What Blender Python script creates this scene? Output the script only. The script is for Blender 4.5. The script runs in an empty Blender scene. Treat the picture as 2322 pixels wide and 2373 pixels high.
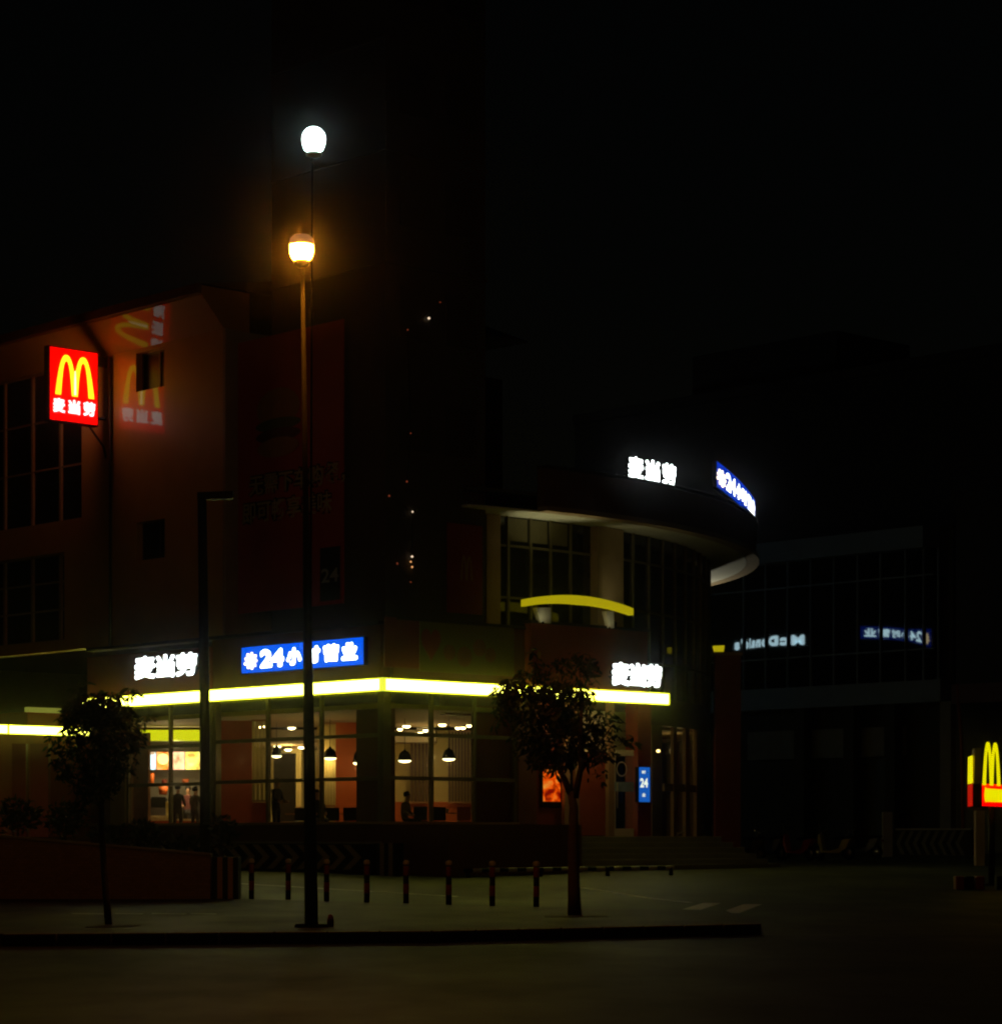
import bpy, math, random
from mathutils import Vector, Matrix
rnd = random.Random(7)
S = bpy.context.scene
COL = S.collection
# ------------------------------------------------------------------ camera, world, exposure
F, HZ, CX, CAMZ, PW, PH = 6000.0, 1940.0, 1161.0, 1.6, 2322.0, 2373.0
cam = bpy.data.cameras.new('camera'); co = bpy.data.objects.new('camera', cam); COL.objects.link(co)
co.location = (0, 0, CAMZ); co.rotation_euler = (math.radians(90), 0, 0)
cam.sensor_fit = 'HORIZONTAL'; cam.sensor_width = 36; cam.lens = F / PW * 36
cam.shift_y = (HZ - PH / 2) / PW; cam.clip_start = .1; cam.clip_end = 3000
S.camera = co
wd = bpy.data.worlds.new('World'); S.world = wd; wd.use_nodes = True
nt = wd.node_tree; bg = nt.nodes['Background']
sky = nt.nodes.new('ShaderNodeTexSky'); sky.sky_type = 'NISHITA'; sky.sun_disc = False
sky.sun_elevation = math.radians(2); sky.sun_rotation = math.radians(200)
nt.links.new(sky.outputs[0], bg.inputs[0]); bg.inputs[1].default_value = .0005
S.view_settings.view_transform = 'Standard'; S.view_settings.look = 'None'
S.view_settings.exposure = 0; S.view_settings.gamma = 1
S.cycles.use_denoising = True
S.cycles.max_bounces = 8; S.cycles.transparent_max_bounces = 24; S.cycles.sample_clamp_indirect = 3
S.cycles.volume_bounces = 0
S.cycles.filter_width = 2.2

# ------------------------------------------------------------------ geometry helpers
V = Vector
def Q(px, py, Y): return V(((px - CX) / F * Y, Y, CAMZ + (HZ - py) / F * Y))
TER = [(-200, 0), (42, 0), (60, .165), (75, .55), (95, .8), (140, 1.05), (400, 1.3), (2500, 1.4)]
def zt(Y):
    for (y0, z0), (y1, z1) in zip(TER, TER[1:]):
        if Y <= y1: return z0 + (z1 - z0) * max(0, (Y - y0)) / (y1 - y0)
    return TER[-1][1]
def G(px, py, z):
    return Q(px, py, F * (CAMZ - z) / (py - HZ))
def T(px, Y, dz=0): return V(((px - CX) / F * Y, Y, zt(Y) + dz))
O = (-3.39, 75.0); DR = (.7328, .6804); DL = (-.6804, .7328)
def W(a, b, z): return V((O[0] + a * DR[0] + b * DL[0], O[1] + a * DR[1] + b * DL[1], z))
def Lb(px, a=0.0):
    k = (px - CX) / F
    return (k * (O[1] + a * DR[1]) - (O[0] + a * DR[0])) / (DL[0] - k * DL[1])
def Ra(px, b=0.0):
    k = (px - CX) / F
    return (k * (O[1] + b * DL[1]) - (O[0] + b * DL[0])) / (DR[0] - k * DR[1])
def Lz(px, py, a=0.0): return CAMZ + (HZ - py) / F * W(a, Lb(px, a), 0).y
def Rz(px, py, b=0.0): return CAMZ + (HZ - py) / F * W(Ra(px, b), b, 0).y
def to_ab(p):
    x, y = p.x - O[0], p.y - O[1]
    return x * DR[0] + y * DR[1], x * DL[0] + y * DL[1]
NR = V((DR[0], DR[1], 0)); NL = V((DL[0], DL[1], 0)); UP = V((0, 0, 1))

class MB:
    def __init__(s): s.v = []; s.f = []; s.m = []; s.sm = []
    def add(s, vs, fs, mat=0, smooth=False):
        n = len(s.v); s.v += [V(p) for p in vs]
        for f in fs: s.f.append([n + i for i in f]); s.m.append(mat); s.sm.append(smooth)
        return s
    def poly(s, pts, mat=0): return s.add(pts, [list(range(len(pts)))], mat)
    def hexa(s, b, t, mat=0):
        n = len(b); fs = [list(range(n))[::-1], list(range(n, 2 * n))]
        fs += [[i, (i + 1) % n, n + (i + 1) % n, n + i] for i in range(n)]
        return s.add(list(b) + list(t), fs, mat)
    def fb(s, a0, a1, b0, b1, z0, z1, mat=0):          # box in the restaurant's own axes
        a0, a1 = sorted((a0, a1)); b0, b1 = sorted((b0, b1))
        c = [(a0, b0), (a1, b0), (a1, b1), (a0, b1)]
        return s.hexa([W(a, b, z0) for a, b in c], [W(a, b, z1) for a, b in c], mat)
    def box(s, x0, x1, y0, y1, z0, z1, mat=0):
        c = [(x0, y0), (x1, y0), (x1, y1), (x0, y1)]
        return s.hexa([V((x, y, z0)) for x, y in c], [V((x, y, z1)) for x, y in c], mat)
    def ob(s, p, ux, uy, uz, mat=0):                    # oriented box from corner and three edges
        b = [p, p + ux, p + ux + uy, p + uy]
        return s.hexa(b, [q + uz for q in b], mat)
    def wall(s, p, q, th, z0, z1, mat=0):               # upright slab from p to q, thickness th away from the camera
        d = V((q.x - p.x, q.y - p.y, 0)); n = V((-d.y, d.x, 0)).normalized()
        if n.y < 0: n = -n
        b = [V((p.x, p.y, z0)), V((q.x, q.y, z0))]; b += [b[1] + n * th, b[0] + n * th]
        return s.hexa(b, [V((k.x, k.y, z1)) for k in b], mat)
    def tube(s, pts, rad, n=10, mat=0, cap=True):
        pts = [V(p) for p in pts]
        if not isinstance(rad, (list, tuple)): rad = [rad] * len(pts)
        rings = []; base = len(s.v); prev = None
        for i, p in enumerate(pts):
            d = (pts[min(i + 1, len(pts) - 1)] - pts[max(i - 1, 0)]).normalized()
            if prev is None:
                u = d.orthogonal().normalized()
            else:
                u = (prev - d * prev.dot(d)).normalized()
            prev = u; w = d.cross(u)
            for k in range(n):
                t = 2 * math.pi * k / n
                s.v.append(p + (u * math.cos(t) + w * math.sin(t)) * rad[i])
        for i in range(len(pts) - 1):
            for k in range(n):
                s.f.append([base + i * n + k, base + i * n + (k + 1) % n, base + (i + 1) * n + (k + 1) % n, base + (i + 1) * n + k])
                s.m.append(mat); s.sm.append(True)
        if cap:
            s.f.append([base + k for k in range(n)][::-1]); s.m.append(mat); s.sm.append(False)
            e = base + (len(pts) - 1) * n
            s.f.append([e + k for k in range(n)]); s.m.append(mat); s.sm.append(False)
        return s
    def lathe(s, c, prof, n=20, mat=0, axis=UP):        # prof: (radius, height) pairs
        c = V(c); u = axis.orthogonal().normalized(); w = axis.cross(u); base = len(s.v)
        for r, h in prof:
            for k in range(n):
                t = 2 * math.pi * k / n
                s.v.append(c + axis * h + (u * math.cos(t) + w * math.sin(t)) * max(r, 1e-4))
        for i in range(len(prof) - 1):
            for k in range(n):
                s.f.append([base + i * n + k, base + i * n + (k + 1) % n, base + (i + 1) * n + (k + 1) % n, base + (i + 1) * n + k])
                s.m.append(mat); s.sm.append(True)
        return s
    def strip(s, outer, inner, fn, d, mat=0, side=None):  # thick ribbon between two 2D outlines; fn(x, y, depth) -> world
        side = mat if side is None else side
        n = len(outer); base = len(s.v)
        for z in (0, d):
            for p in outer: s.v.append(fn(p[0], p[1], z))
            for p in inner: s.v.append(fn(p[0], p[1], z))
        o, i, O2, I2 = base, base + n, base + 2 * n, base + 3 * n
        for k in range(n - 1):
            for f, m in (([o + k, o + k + 1, i + k + 1, i + k], side), ([O2 + k, O2 + k + 1, I2 + k + 1, I2 + k], mat),
                         ([o + k, o + k + 1, O2 + k + 1, O2 + k], side), ([i + k, i + k + 1, I2 + k + 1, I2 + k], side)):
                s.f.append(f); s.m.append(m); s.sm.append(False)
        for k in (0, n - 1):
            s.f.append([o + k, i + k, I2 + k, O2 + k]); s.m.append(side); s.sm.append(False)
        return s
    def fat(s, body, fn, w, h, depth, r, mat=0, x0=0, y0=0):     # bold letters: the glyph grown by r metres
        s.text(body, fn, w, h, depth + .012, .012, mat, x0, y0)
        for k in range(8):
            t = math.pi * k / 4
            s.text(body, fn, w, h, depth + .0013 * k, .012, mat, x0 + r * math.cos(t), y0 + r * math.sin(t))
        return s
    def text(s, body, fn, w, h, depth=.02, off=.0, mat=0, x0=0, y0=0):
        vs, fs = text2d(body, off)
        s.add([fn(x0 + x * w, y0 + y * h, z * depth) for x, y, z in vs], [], mat); n = len(s.v) - len(vs)
        for f in fs:
            s.f.append([n + i for i in f]); s.m.append(mat if all(vs[i][2] > .99 for i in f) else mat + 1); s.sm.append(False)
        return s
    def build(s, name, mat, parent=None, loc=None, bevel=0):
        me = bpy.data.meshes.new(name)
        org = V(parent_loc(parent)) if parent is not None else (V(loc) if loc is not None else base_of(s.v))
        me.from_pydata([p - org for p in s.v], [], s.f)
        if s.m and max(s.m) > 0 and not isinstance(mat, (list, tuple)): mat = [mat, M['matt_black']]
        for m in (mat if isinstance(mat, (list, tuple)) else [mat]): me.materials.append(m)
        me.polygons.foreach_set('material_index', s.m); me.polygons.foreach_set('use_smooth', s.sm)
        me.update()
        import bmesh
        bm = bmesh.new(); bm.from_mesh(me); bmesh.ops.recalc_face_normals(bm, faces=bm.faces); bm.to_mesh(me); bm.free()
        o = bpy.data.objects.new(name, me); COL.objects.link(o)
        if parent is not None: o.parent = parent
        else: o.location = org
        if bevel:
            b = o.modifiers.new('bevel', 'BEVEL'); b.width = bevel; b.segments = 2; b.limit_method = 'ANGLE'
        return o
def base_of(vs):
    return V((sum(p.x for p in vs) / len(vs), sum(p.y for p in vs) / len(vs), min(p.z for p in vs)))
def parent_loc(p):
    l = V(p.location)
    while p.parent is not None: p = p.parent; l += V(p.location)
    return l
_tc = {}
def text2d(body, off):
    k = (body, off)
    if k not in _tc:
        c = bpy.data.curves.new('lettering', 'FONT'); c.body = body; c.size = 1; c.offset = off; c.extrude = .5; c.resolution_u = 3
        o = bpy.data.objects.new('lettering', c); COL.objects.link(o); bpy.context.view_layer.update()
        m = bpy.data.meshes.new_from_object(o)
        vs = [v.co.copy() for v in m.vertices]; fs = [list(p.vertices) for p in m.polygons]
        xs = [v.x for v in vs]; ys = [v.y for v in vs]; x0, x1, y0, y1 = min(xs), max(xs), min(ys), max(ys)
        _tc[k] = ([((v.x - x0) / (x1 - x0), (v.y - y0) / (y1 - y0), v.z + .5) for v in vs], fs)
        bpy.data.objects.remove(o); bpy.data.meshes.remove(m); bpy.data.curves.remove(c)
    return _tc[k]

# ------------------------------------------------------------------ tags
def tag(o, label, cat, group=None):
    o['label'] = label; o['category'] = cat
    if group: o['group'] = group
    return o
def thing(name, loc, label, cat, group=None):
    o = bpy.data.objects.new(name, None); COL.objects.link(o); o.location = loc; o.empty_display_size = .3
    return tag(o, label, cat, group)
def struct(o, kind='structure'): o['kind'] = kind; return o
def dup(root, loc, label, rot=None):
    r = root.copy(); COL.objects.link(r); r.location = loc; r['label'] = label
    if rot is not None: r.rotation_euler = (0, 0, rot)
    for ch in list(root.children):
        c = ch.copy(); COL.objects.link(c); c.parent = r
        for g in list(ch.children):
            d = g.copy(); COL.objects.link(d); d.parent = c
    return r

# ------------------------------------------------------------------ materials
def mat(name, col, rough=.7, var=.25, scale=3, metal=0, emit=None, es=1.0, coat=0, bump=0, spec=.5, coat_rough=.03):
    m = bpy.data.materials.new(name); m.use_nodes = True; t = m.node_tree; p = t.nodes['Principled BSDF']
    p.inputs['Base Color'].default_value = (*col, 1); p.inputs['Roughness'].default_value = rough
    p.inputs['Metallic'].default_value = metal; p.inputs['Specular IOR Level'].default_value = spec
    if coat: p.inputs['Coat Weight'].default_value = coat; p.inputs['Coat Roughness'].default_value = coat_rough
    if var or bump:
        tc = t.nodes.new('ShaderNodeTexCoord'); nz = t.nodes.new('ShaderNodeTexNoise')
        nz.inputs['Scale'].default_value = scale; nz.inputs['Detail'].default_value = 6
        t.links.new(tc.outputs['Object'], nz.inputs['Vector'])
        if var:
            mx = t.nodes.new('ShaderNodeMix'); mx.data_type = 'RGBA'
            mx.inputs[6].default_value = (*[c * (1 - var) for c in col], 1); mx.inputs[7].default_value = (*[min(1, c * (1 + var)) for c in col], 1)
            t.links.new(nz.outputs['Fac'], mx.inputs[0]); t.links.new(mx.outputs[2], p.inputs['Base Color'])
        if bump:
            b = t.nodes.new('ShaderNodeBump'); b.inputs['Strength'].default_value = bump; b.inputs['Distance'].default_value = .02
            t.links.new(nz.outputs['Fac'], b.inputs['Height']); t.links.new(b.outputs['Normal'], p.inputs['Normal'])
    if emit: p.inputs['Emission Color'].default_value = (*emit, 1); p.inputs['Emission Strength'].default_value = es
    return m
def brick(name, c1, c2, cm, sx, rough=.8):
    m = mat(name, c1, rough, 0); t = m.node_tree; p = t.nodes['Principled BSDF']
    tc = t.nodes.new('ShaderNodeTexCoord'); b = t.nodes.new('ShaderNodeTexBrick'); mp = t.nodes.new('ShaderNodeMapping')
    mp.inputs['Rotation'].default_value = (math.radians(90), 0, 0)
    b.inputs['Color1'].default_value = (*c1, 1); b.inputs['Color2'].default_value = (*c2, 1); b.inputs['Mortar'].default_value = (*cm, 1)
    b.inputs['Scale'].default_value = sx; b.inputs['Mortar Size'].default_value = .012
    t.links.new(tc.outputs['Object'], mp.inputs[0]); t.links.new(mp.outputs[0], b.inputs['Vector']); t.links.new(b.outputs['Color'], p.inputs['Base Color'])
    return m
def glass(name, tint=(.92, .95, .93), refl=.5, rough=.0):
    m = bpy.data.materials.new(name); m.use_nodes = True; t = m.node_tree; t.nodes.remove(t.nodes['Principled BSDF'])
    out = t.nodes['Material Output']; tr = t.nodes.new('ShaderNodeBsdfTransparent'); tr.inputs[0].default_value = (*tint, 1)
    gl = t.nodes.new('ShaderNodeBsdfGlossy'); gl.inputs['Roughness'].default_value = rough; lw = t.nodes.new('ShaderNodeLayerWeight'); lw.inputs['Blend'].default_value = .5
    pw = t.nodes.new('ShaderNodeMath'); pw.operation = 'POWER'; pw.inputs[1].default_value = 4; t.links.new(lw.outputs['Facing'], pw.inputs[0])
    fr = t.nodes.new('ShaderNodeMath'); fr.operation = 'MULTIPLY_ADD'; fr.inputs[1].default_value = .9; fr.inputs[2].default_value = .03; t.links.new(pw.outputs[0], fr.inputs[0])
    mx = t.nodes.new('ShaderNodeMixShader'); t.links.new(fr.outputs[0], mx.inputs[0]); t.links.new(tr.outputs[0], mx.inputs[1]); t.links.new(gl.outputs[0], mx.inputs[2])
    t.links.new(mx.outputs[0], out.inputs[0]); return m
def lit(name, col, s, base=.5): return mat(name, tuple(min(1, c * base) for c in col), .4, 0, emit=col, es=s)

M = {}
M['asphalt'] = mat('asphalt', (.038, .031, .012), .62, .35, 1.2, bump=.3)
M['plaza'] = mat('plaza_paving', (.072, .074, .025), .7, .35, .8, bump=.2)
def patchy(m, sc, lo, hi, rough_lo=.45, rough_hi=.8):      # large worn patches and stains over a ground material
    t = m.node_tree; p = t.nodes['Principled BSDF']; src = p.inputs['Base Color'].links[0].from_socket
    tc = t.nodes.new('ShaderNodeTexCoord'); mp = t.nodes.new('ShaderNodeMapping'); mp.inputs['Scale'].default_value = (sc, sc * .45, sc)
    n = t.nodes.new('ShaderNodeTexNoise'); n.inputs['Scale'].default_value = 1; n.inputs['Detail'].default_value = 5; n.inputs['Roughness'].default_value = .62
    r = t.nodes.new('ShaderNodeMapRange'); r.inputs[1].default_value = .35; r.inputs[2].default_value = .66; r.inputs[3].default_value = lo; r.inputs[4].default_value = hi
    x = t.nodes.new('ShaderNodeMix'); x.data_type = 'RGBA'; x.blend_type = 'MULTIPLY'; x.inputs[0].default_value = 1
    g = t.nodes.new('ShaderNodeCombineColor')
    t.links.new(tc.outputs['Object'], mp.inputs[0]); t.links.new(mp.outputs[0], n.inputs['Vector']); t.links.new(n.outputs['Fac'], r.inputs[0])
    for i in range(3): t.links.new(r.outputs[0], g.inputs[i])
    t.links.new(src, x.inputs[6]); t.links.new(g.outputs[0], x.inputs[7]); t.links.new(x.outputs[2], p.inputs['Base Color'])
    q = t.nodes.new('ShaderNodeMapRange'); q.inputs[3].default_value = rough_hi; q.inputs[4].default_value = rough_lo
    t.links.new(n.outputs['Fac'], q.inputs[0]); t.links.new(q.outputs[0], p.inputs['Roughness'])
for k_ in ('asphalt', 'plaza', 'pave'):
    if k_ in M: M[k_].node_tree.nodes['Principled BSDF'].inputs['Specular IOR Level'].default_value = .12
patchy(M['asphalt'], .35, .4, 1.3); patchy(M['plaza'], .3, .45, 1.2)
M['pave'] = brick('pavement_slabs', (.074, .055, .022), (.056, .043, .02), (.022, .019, .012), 2.2)
M['pave'].node_tree.nodes['Mapping'].inputs['Rotation'].default_value = (0, 0, .1)
patchy(M['pave'], .5, .5, 1.15); M['pave'].node_tree.nodes['Principled BSDF'].inputs['Specular IOR Level'].default_value = .12
M['kerb'] = mat('kerb_stone', (.15, .11, .08), .75, .3, 5)
M['paint'] = mat('road_paint', (.62, .6, .52), .6, .4, 4)
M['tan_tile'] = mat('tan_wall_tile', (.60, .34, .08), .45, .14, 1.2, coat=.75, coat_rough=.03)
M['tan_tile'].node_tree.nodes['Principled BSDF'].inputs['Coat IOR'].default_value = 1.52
M['tan'] = mat('tan_cladding', (.36, .26, .15), .55, .2, 2)
M['brown'] = mat('brown_cladding', (.16, .075, .045), .55, .2, 2)
M['warmred'] = mat('warm_red_panel', (.48, .09, .014), .5, .2, 2)
M['darkred'] = mat('dark_red_panel', (.22, .045, .025), .5, .2, 2)
M['redbrown'] = mat('red_brown_panel', (.34, .09, .035), .5, .15, 3)
M['frame'] = mat('window_frame', (.15, .135, .07), .45, .15, 4)
M['darkframe'] = mat('dark_frame', (.05, .045, .035), .5, .15, 4)
M['white'] = mat('off_white_plaster', (.68, .66, .55), .7, .12, 2)
M['concrete'] = mat('concrete', (.27, .26, .24), .8, .25, 2, bump=.2)
M['towerglass'] = mat('tower_window', (.06, .055, .045), .6, .2, 2)
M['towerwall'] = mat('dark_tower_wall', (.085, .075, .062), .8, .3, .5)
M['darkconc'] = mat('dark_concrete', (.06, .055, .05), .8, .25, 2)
M['bluegrey'] = mat('blue_grey_panel', (.22, .26, .33), .5, .15, 1.5)
M['black'] = mat('black_paint', (.012, .012, .013), .6, .2, 6, spec=.15)
M['matt_black'] = mat('matt_black', (.01, .01, .011), .8, .2, 6, spec=0)
M['red_paint'] = mat('red_paint', (.22, .03, .016), .5, .2, 6)
M['yellow_paint'] = mat('yellow_paint', (.7, .55, .02), .5, .15, 6)
M['white_paint'] = mat('white_paint', (.5, .48, .42), .5, .15, 6)
M['pole'] = mat('lamp_post_paint', (.085, .08, .072), .65, .15, 5, spec=.1)
M['darkpole'] = mat('dark_post_paint', (.002, .002, .002), .9, .15, 5, spec=.05)
M['trunk'] = mat('bark', (.10, .07, .05), .9, .4, 9, bump=.5)
M['leaf'] = mat('leaf', (.028, .045, .014), .6, .4, 8)
M['shrub'] = mat('shrub_leaf', (.03, .055, .018), .6, .4, 8)
M['brick'] = brick('red_brown_brick', (.27, .19, .085), (.21, .14, .06), (.10, .07, .05), 4)
M['glass'] = glass('window_glass')
M['darkglass'] = mat('dark_curtain_glass', (.006, .007, .009), .02, 0, spec=.85)
M['dullglass'] = mat('dull_window_glass', (.012, .012, .011), .3, .2, 2, spec=.25)
M['drumglass'] = mat('dark_window_glass', (.02, .022, .02), .03, .2, 2, spec=.5)
M['cream'] = mat('cream_wall', (.62, .49, .19), .7, .1, 3)
M['ceil'] = mat('ceiling_plaster', (.34, .26, .15), .8, .08, 2)
M['orange'] = mat('orange_wall', (.52, .105, .012), .6, .12, 3)
M['wood'] = mat('wood', (.34, .17, .07), .5, .3, 4)
M['darkwood'] = mat('dark_wood', (.09, .045, .018), .6, .3, 4)
M['grey'] = mat('grey_wall', (.42, .39, .33), .6, .1, 3)
M['steel'] = mat('brushed_steel', (.5, .48, .45), .35, .1, 8, metal=1)
M['yellow_glow'] = lit('yellow_light_band', (1, .96, .12), 9.5)
M['bloom_rim'] = lit('lime_bloom_rim', (.80, .86, .0), 1.15)  # lens bloom round the band, put in as a glowing lime edge
M['white_glow'] = lit('white_letter_light', (.93, 1, .97), 4.5)
M['blade_letter'] = lit('blade_letter_light', (1, .95, .9), 1.5)
M['upper_glow'] = lit('white_letter_light_upper', (.93, 1, .97), 5)
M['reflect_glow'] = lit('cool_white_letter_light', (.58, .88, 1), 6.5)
M['blue_glow'] = lit('blue_sign_light', (.0, .105, .86), .95)
M['blue_deep'] = lit('deep_blue_sign_light', (.0, .03, .50), .9)
M['red_glow'] = lit('red_sign_light', (1, .0, .0), 1.25)
M['arch_glow'] = lit('yellow_arch_light', (1, .80, .015), 1.4)
M['arch_hot'] = lit('arch_hot_light', (1, .95, .45), 2.2)
M['arch_lime'] = lit('lime_yellow_arch_light', (.88, .80, .0), .95)
M['beam'] = lit('yellow_beam_light', (.58, .48, .005), .62)
M['sun_glow'] = lit('orange_petal_light', (1, .8, .45), 3)

# ================================================================== SETTING
def grid_sheet(name, x0, x1, ys, m, nx=24):
    b = MB(); n = len(ys)
    for y in ys:
        for i in range(nx + 1): b.v.append(V((x0 + (x1 - x0) * i / nx, y, zt(y))))
    for j in range(n - 1):
        for i in range(nx):
            k = j * (nx + 1) + i; b.f.append([k, k + 1, k + nx + 2, k + nx + 1]); b.m.append(0); b.sm.append(False)
    return struct(b.build(name, m, loc=(0, 0, 0)))
grid_sheet('road', -1200, 1200, [-200, -20, 20, 42], M['asphalt'])
grid_sheet('plaza', -1200, 1200, [42, 48, 54, 60, 66, 75, 85, 95, 140, 400, 2500], M['plaza'])
# pavement slab with kerb
kf = [V((-40, 21.5, 0)), V((-7.3, 37.8, 0)), V((-1.05, 39.0, 0)), V((4.26, 42.3, 0))]
bk = [V((4.35, 50.5, 0)), V((.9, 52.6, 0)), V((-5.74, 59.4, 0)), V((-11.7, 59.3, 0)), V((-40, 62, 0))]
kf[0] = V((-40, 35.5, 0))
def off(p, d): return V((p.x, p.y + d, p.z))
inner = [off(p, .3) for p in kf]
b = MB(); top = inner + bk
b.hexa([V((p.x, p.y, -.05)) for p in top], [V((p.x, p.y, .172)) for p in top])
struct(b.build('pavement', M['pave']))
b = MB()
for i in range(3):
    n = 1 if i == 0 else 8
    for k in range(n):
        p = kf[i].lerp(kf[i + 1], k / n + .002); q = kf[i].lerp(kf[i + 1], (k + 1) / n - .002)
        c = [p, q, off(q, .297), off(p, .297)]
        b.hexa([V((u.x, u.y, -.05)) for u in c], [V((u.x, u.y, .18)) for u in c])
struct(b.build('kerb', M['kerb'], bevel=.02))
def paint_line(pts, w, name='painted_line'):
    b = MB()
    for (p, q) in zip(pts, pts[1:]):
        n = 8
        for i in range(n):
            u = p.lerp(q, i / n); v = p.lerp(q, (i + 1) / n)
            d = (v - u); s_ = V((-d.y, d.x, 0)).normalized() * w / 2
            f = lambda r: V((r.x, r.y, max(zt(r.y), .172 if False else zt(r.y)) + .006))
            b.poly([f(u - s_), f(v - s_), f(v + s_), f(u + s_)])
    return struct(b.build(name, M['paint']))
paint_line([G(1352, 2072, .16), G(1600, 2095, .12)], .16)
for p0, p1 in (((1590, 2117), (1650, 2098)), ((1690, 2120), (1745, 2100))):
    paint_line([G(*p0, .06), G(*p1, .1)], .4, 'crossing_stripe')
paint_line([G(556, 2046, .40), G(1060, 2068, .30)], .12)
q = MB(); sp_ = [G(430, 2218, 0), G(640, 2232, 0), G(900, 2255, 0), G(1200, 2268, 0)]
for u, v in zip(sp_, sp_[1:]): q.poly([u + V((0, 0, .004)), v + V((0, 0, .004)), v + V((.02, .10, .004)), u + V((.02, .10, .004))])
struct(q.build('road_seam', mat('tar_seam', (.012, .011, .01), .7, .3, 4)))
b = MB()
for x0, x1 in ((165, 245), (265, 330), (350, 430), (440, 500)):
    p, q = G(x0, 2118, .18), G(x1, 2119, .18)
    b.poly([p, q, off(q, .18), off(p, .18)])
struct(b.build('pale_paving_strip', M['paint']))

# ================================================================== RESTAURANT
PZ = .58
RB = thing('restaurant_building', W(0, 0, PZ), 'corner fast food restaurant with glowing yellow light band and curved upper storey', 'building')
FA = -.35                         # fascia plane
def part(name, b, m, parent=RB, **k): return b.build(name, m, parent, **k)
FZ0, FZ1 = 5.80, 6.19
bE = Lb(190, FA); aE = Ra(1550, FA)
# light band, left run and right run
lb = part('light_band', MB().fb(FA + .04, FA + .16, FA + .06, bE, FZ0 + .02, FZ1 - .02).fb(FA + .17, aE, FA + .04, FA + .16, FZ0 + .02, FZ1 - .02), M['darkframe'])
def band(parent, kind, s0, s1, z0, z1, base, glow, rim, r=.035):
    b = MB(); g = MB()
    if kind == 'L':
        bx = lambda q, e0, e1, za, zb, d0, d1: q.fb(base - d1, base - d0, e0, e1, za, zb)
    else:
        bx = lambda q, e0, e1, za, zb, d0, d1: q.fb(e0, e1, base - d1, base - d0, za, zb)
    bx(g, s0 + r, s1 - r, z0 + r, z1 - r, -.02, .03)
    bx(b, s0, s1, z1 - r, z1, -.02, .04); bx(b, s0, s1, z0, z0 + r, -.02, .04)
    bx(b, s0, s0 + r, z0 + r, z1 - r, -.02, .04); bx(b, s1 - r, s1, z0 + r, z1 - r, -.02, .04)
    g.build('diffuser', glow, parent); b.build('rim', rim, parent)  # rim: thin added glow for the bloom fringe of the diffuser
band(lb, 'L', FA + .06, bE, FZ0, FZ1, FA, M['yellow_glow'], M['bloom_rim'])
band(lb, 'R', FA + .06, aE, FZ0, FZ1, FA, M['yellow_glow'], M['bloom_rim'])
part('corner_cap', MB().fb(FA - .045, FA + .055, FA - .045, FA + .055, FZ0, FZ1), lit('lime_corner_light', (.85, .9, .06), 1.05), lb)
# canopy slab behind the band
part('canopy', MB().fb(FA + .17, .3, 0, bE, FZ0 + .04, FZ1 - .03).fb(.31, aE, FA + .17, .3, FZ0 + .04, FZ1 - .03), M['white'])
# parapets above
ptop = 8.0
part('parapet', MB().fb(-.12, .25, .0, Lb(500), FZ1, 7.75).fb(.26, Ra(1225), -.12, .25, FZ1, ptop - .1), M['brown'])
part('parapet', MB().fb(-.14, .25, Lb(500) + .01, bE, FZ1, 7.55), M['darkred'])
part('coping', MB().fb(-.2, .3, 0, bE, 7.76, 7.86).fb(.31, Ra(1225), -.2, .3, ptop - .09, ptop), M['darkframe'])
# portal panel over the door
pa0, pa1 = Ra(1232, -.45), Ra(1500, -.45)
pzt = Rz(1232, 1444, -.45)
part('portal_panel', MB().fb(pa0, pa1, -.45, -.15, FZ1 + .02, pzt), M['redbrown'])
part('portal_coping', MB().fb(pa0 - .06, pa1 + .06, -.5, -.1, pzt + .003, pzt + .09), M['darkframe'])
# plinth and sill
SZ = 2.04
part('plinth', MB().fb(0, .3, .0, bE, PZ - .3, SZ - .08).fb(.31, Ra(1240), 0, .3, PZ - .3, SZ - .08), M['brown'])
part('sill', MB().fb(-.16, .32, -.16, bE, SZ - .079, SZ).fb(.33, Ra(1196), -.16, .32, SZ - .079, SZ), M['tan'])
# windows: frame (+ mullions) and panes
def win_left(p0, p1, mulls, hz, name='window'):
    b0, b1 = sorted((Lb(p0), Lb(p1)))
    fr = MB(); z0, z1 = SZ + .003, FZ0 + .03
    for c in (b0 + .05, b1 - .05): fr.fb(-.06, .06, c - .05, c + .05, z0, z1)
    for m_ in mulls:
        c = Lb(m_); fr.fb(-.058, .058, c - .05, c + .05, z0, z1)
    for py in hz:
        z = Lz((p0 + p1) / 2, py); fr.fb(-.05, .05, b0 + .1, b1 - .1, z - .055, z + .055)
    o = part(name, fr, M['frame'])
    part('pane', MB().fb(-.006, .006, b0 + .1, b1 - .1, z0, z1), M['glass'], o)
    return o
def win_right(p0, p1, mulls, hz, name='window'):
    a0, a1 = Ra(p0), Ra(p1); fr = MB(); z0, z1 = SZ + .003, FZ0 + .03
    for c in (a0 + .05, a1 - .05): fr.fb(c - .05, c + .05, -.06, .06, z0, z1)
    for m_ in mulls:
        c = Ra(m_); fr.fb(c - .05, c + .05, -.058, .058, z0, z1)
    for py in hz:
        z = Rz((p0 + p1) / 2, py); fr.fb(a0 + .1, a1 - .1, -.05, .05, z - .055, z + .055)
    o = part(name, fr, M['frame'])
    part('pane', MB().fb(a0 + .1, a1 - .1, -.006, .006, z0, z1), M['glass'], o)
    return o
win_left(297, 474, [396], [1731, 1819])
win_left(499, 884, [622, 746], [1712, 1809])
win_right(897, 1196, [999, 1098], [1706, 1806])
part('pier', MB().fb(-.1, .25, Lb(296), Lb(262), SZ + .002, FZ0 + .03), M['tan'])
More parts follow.
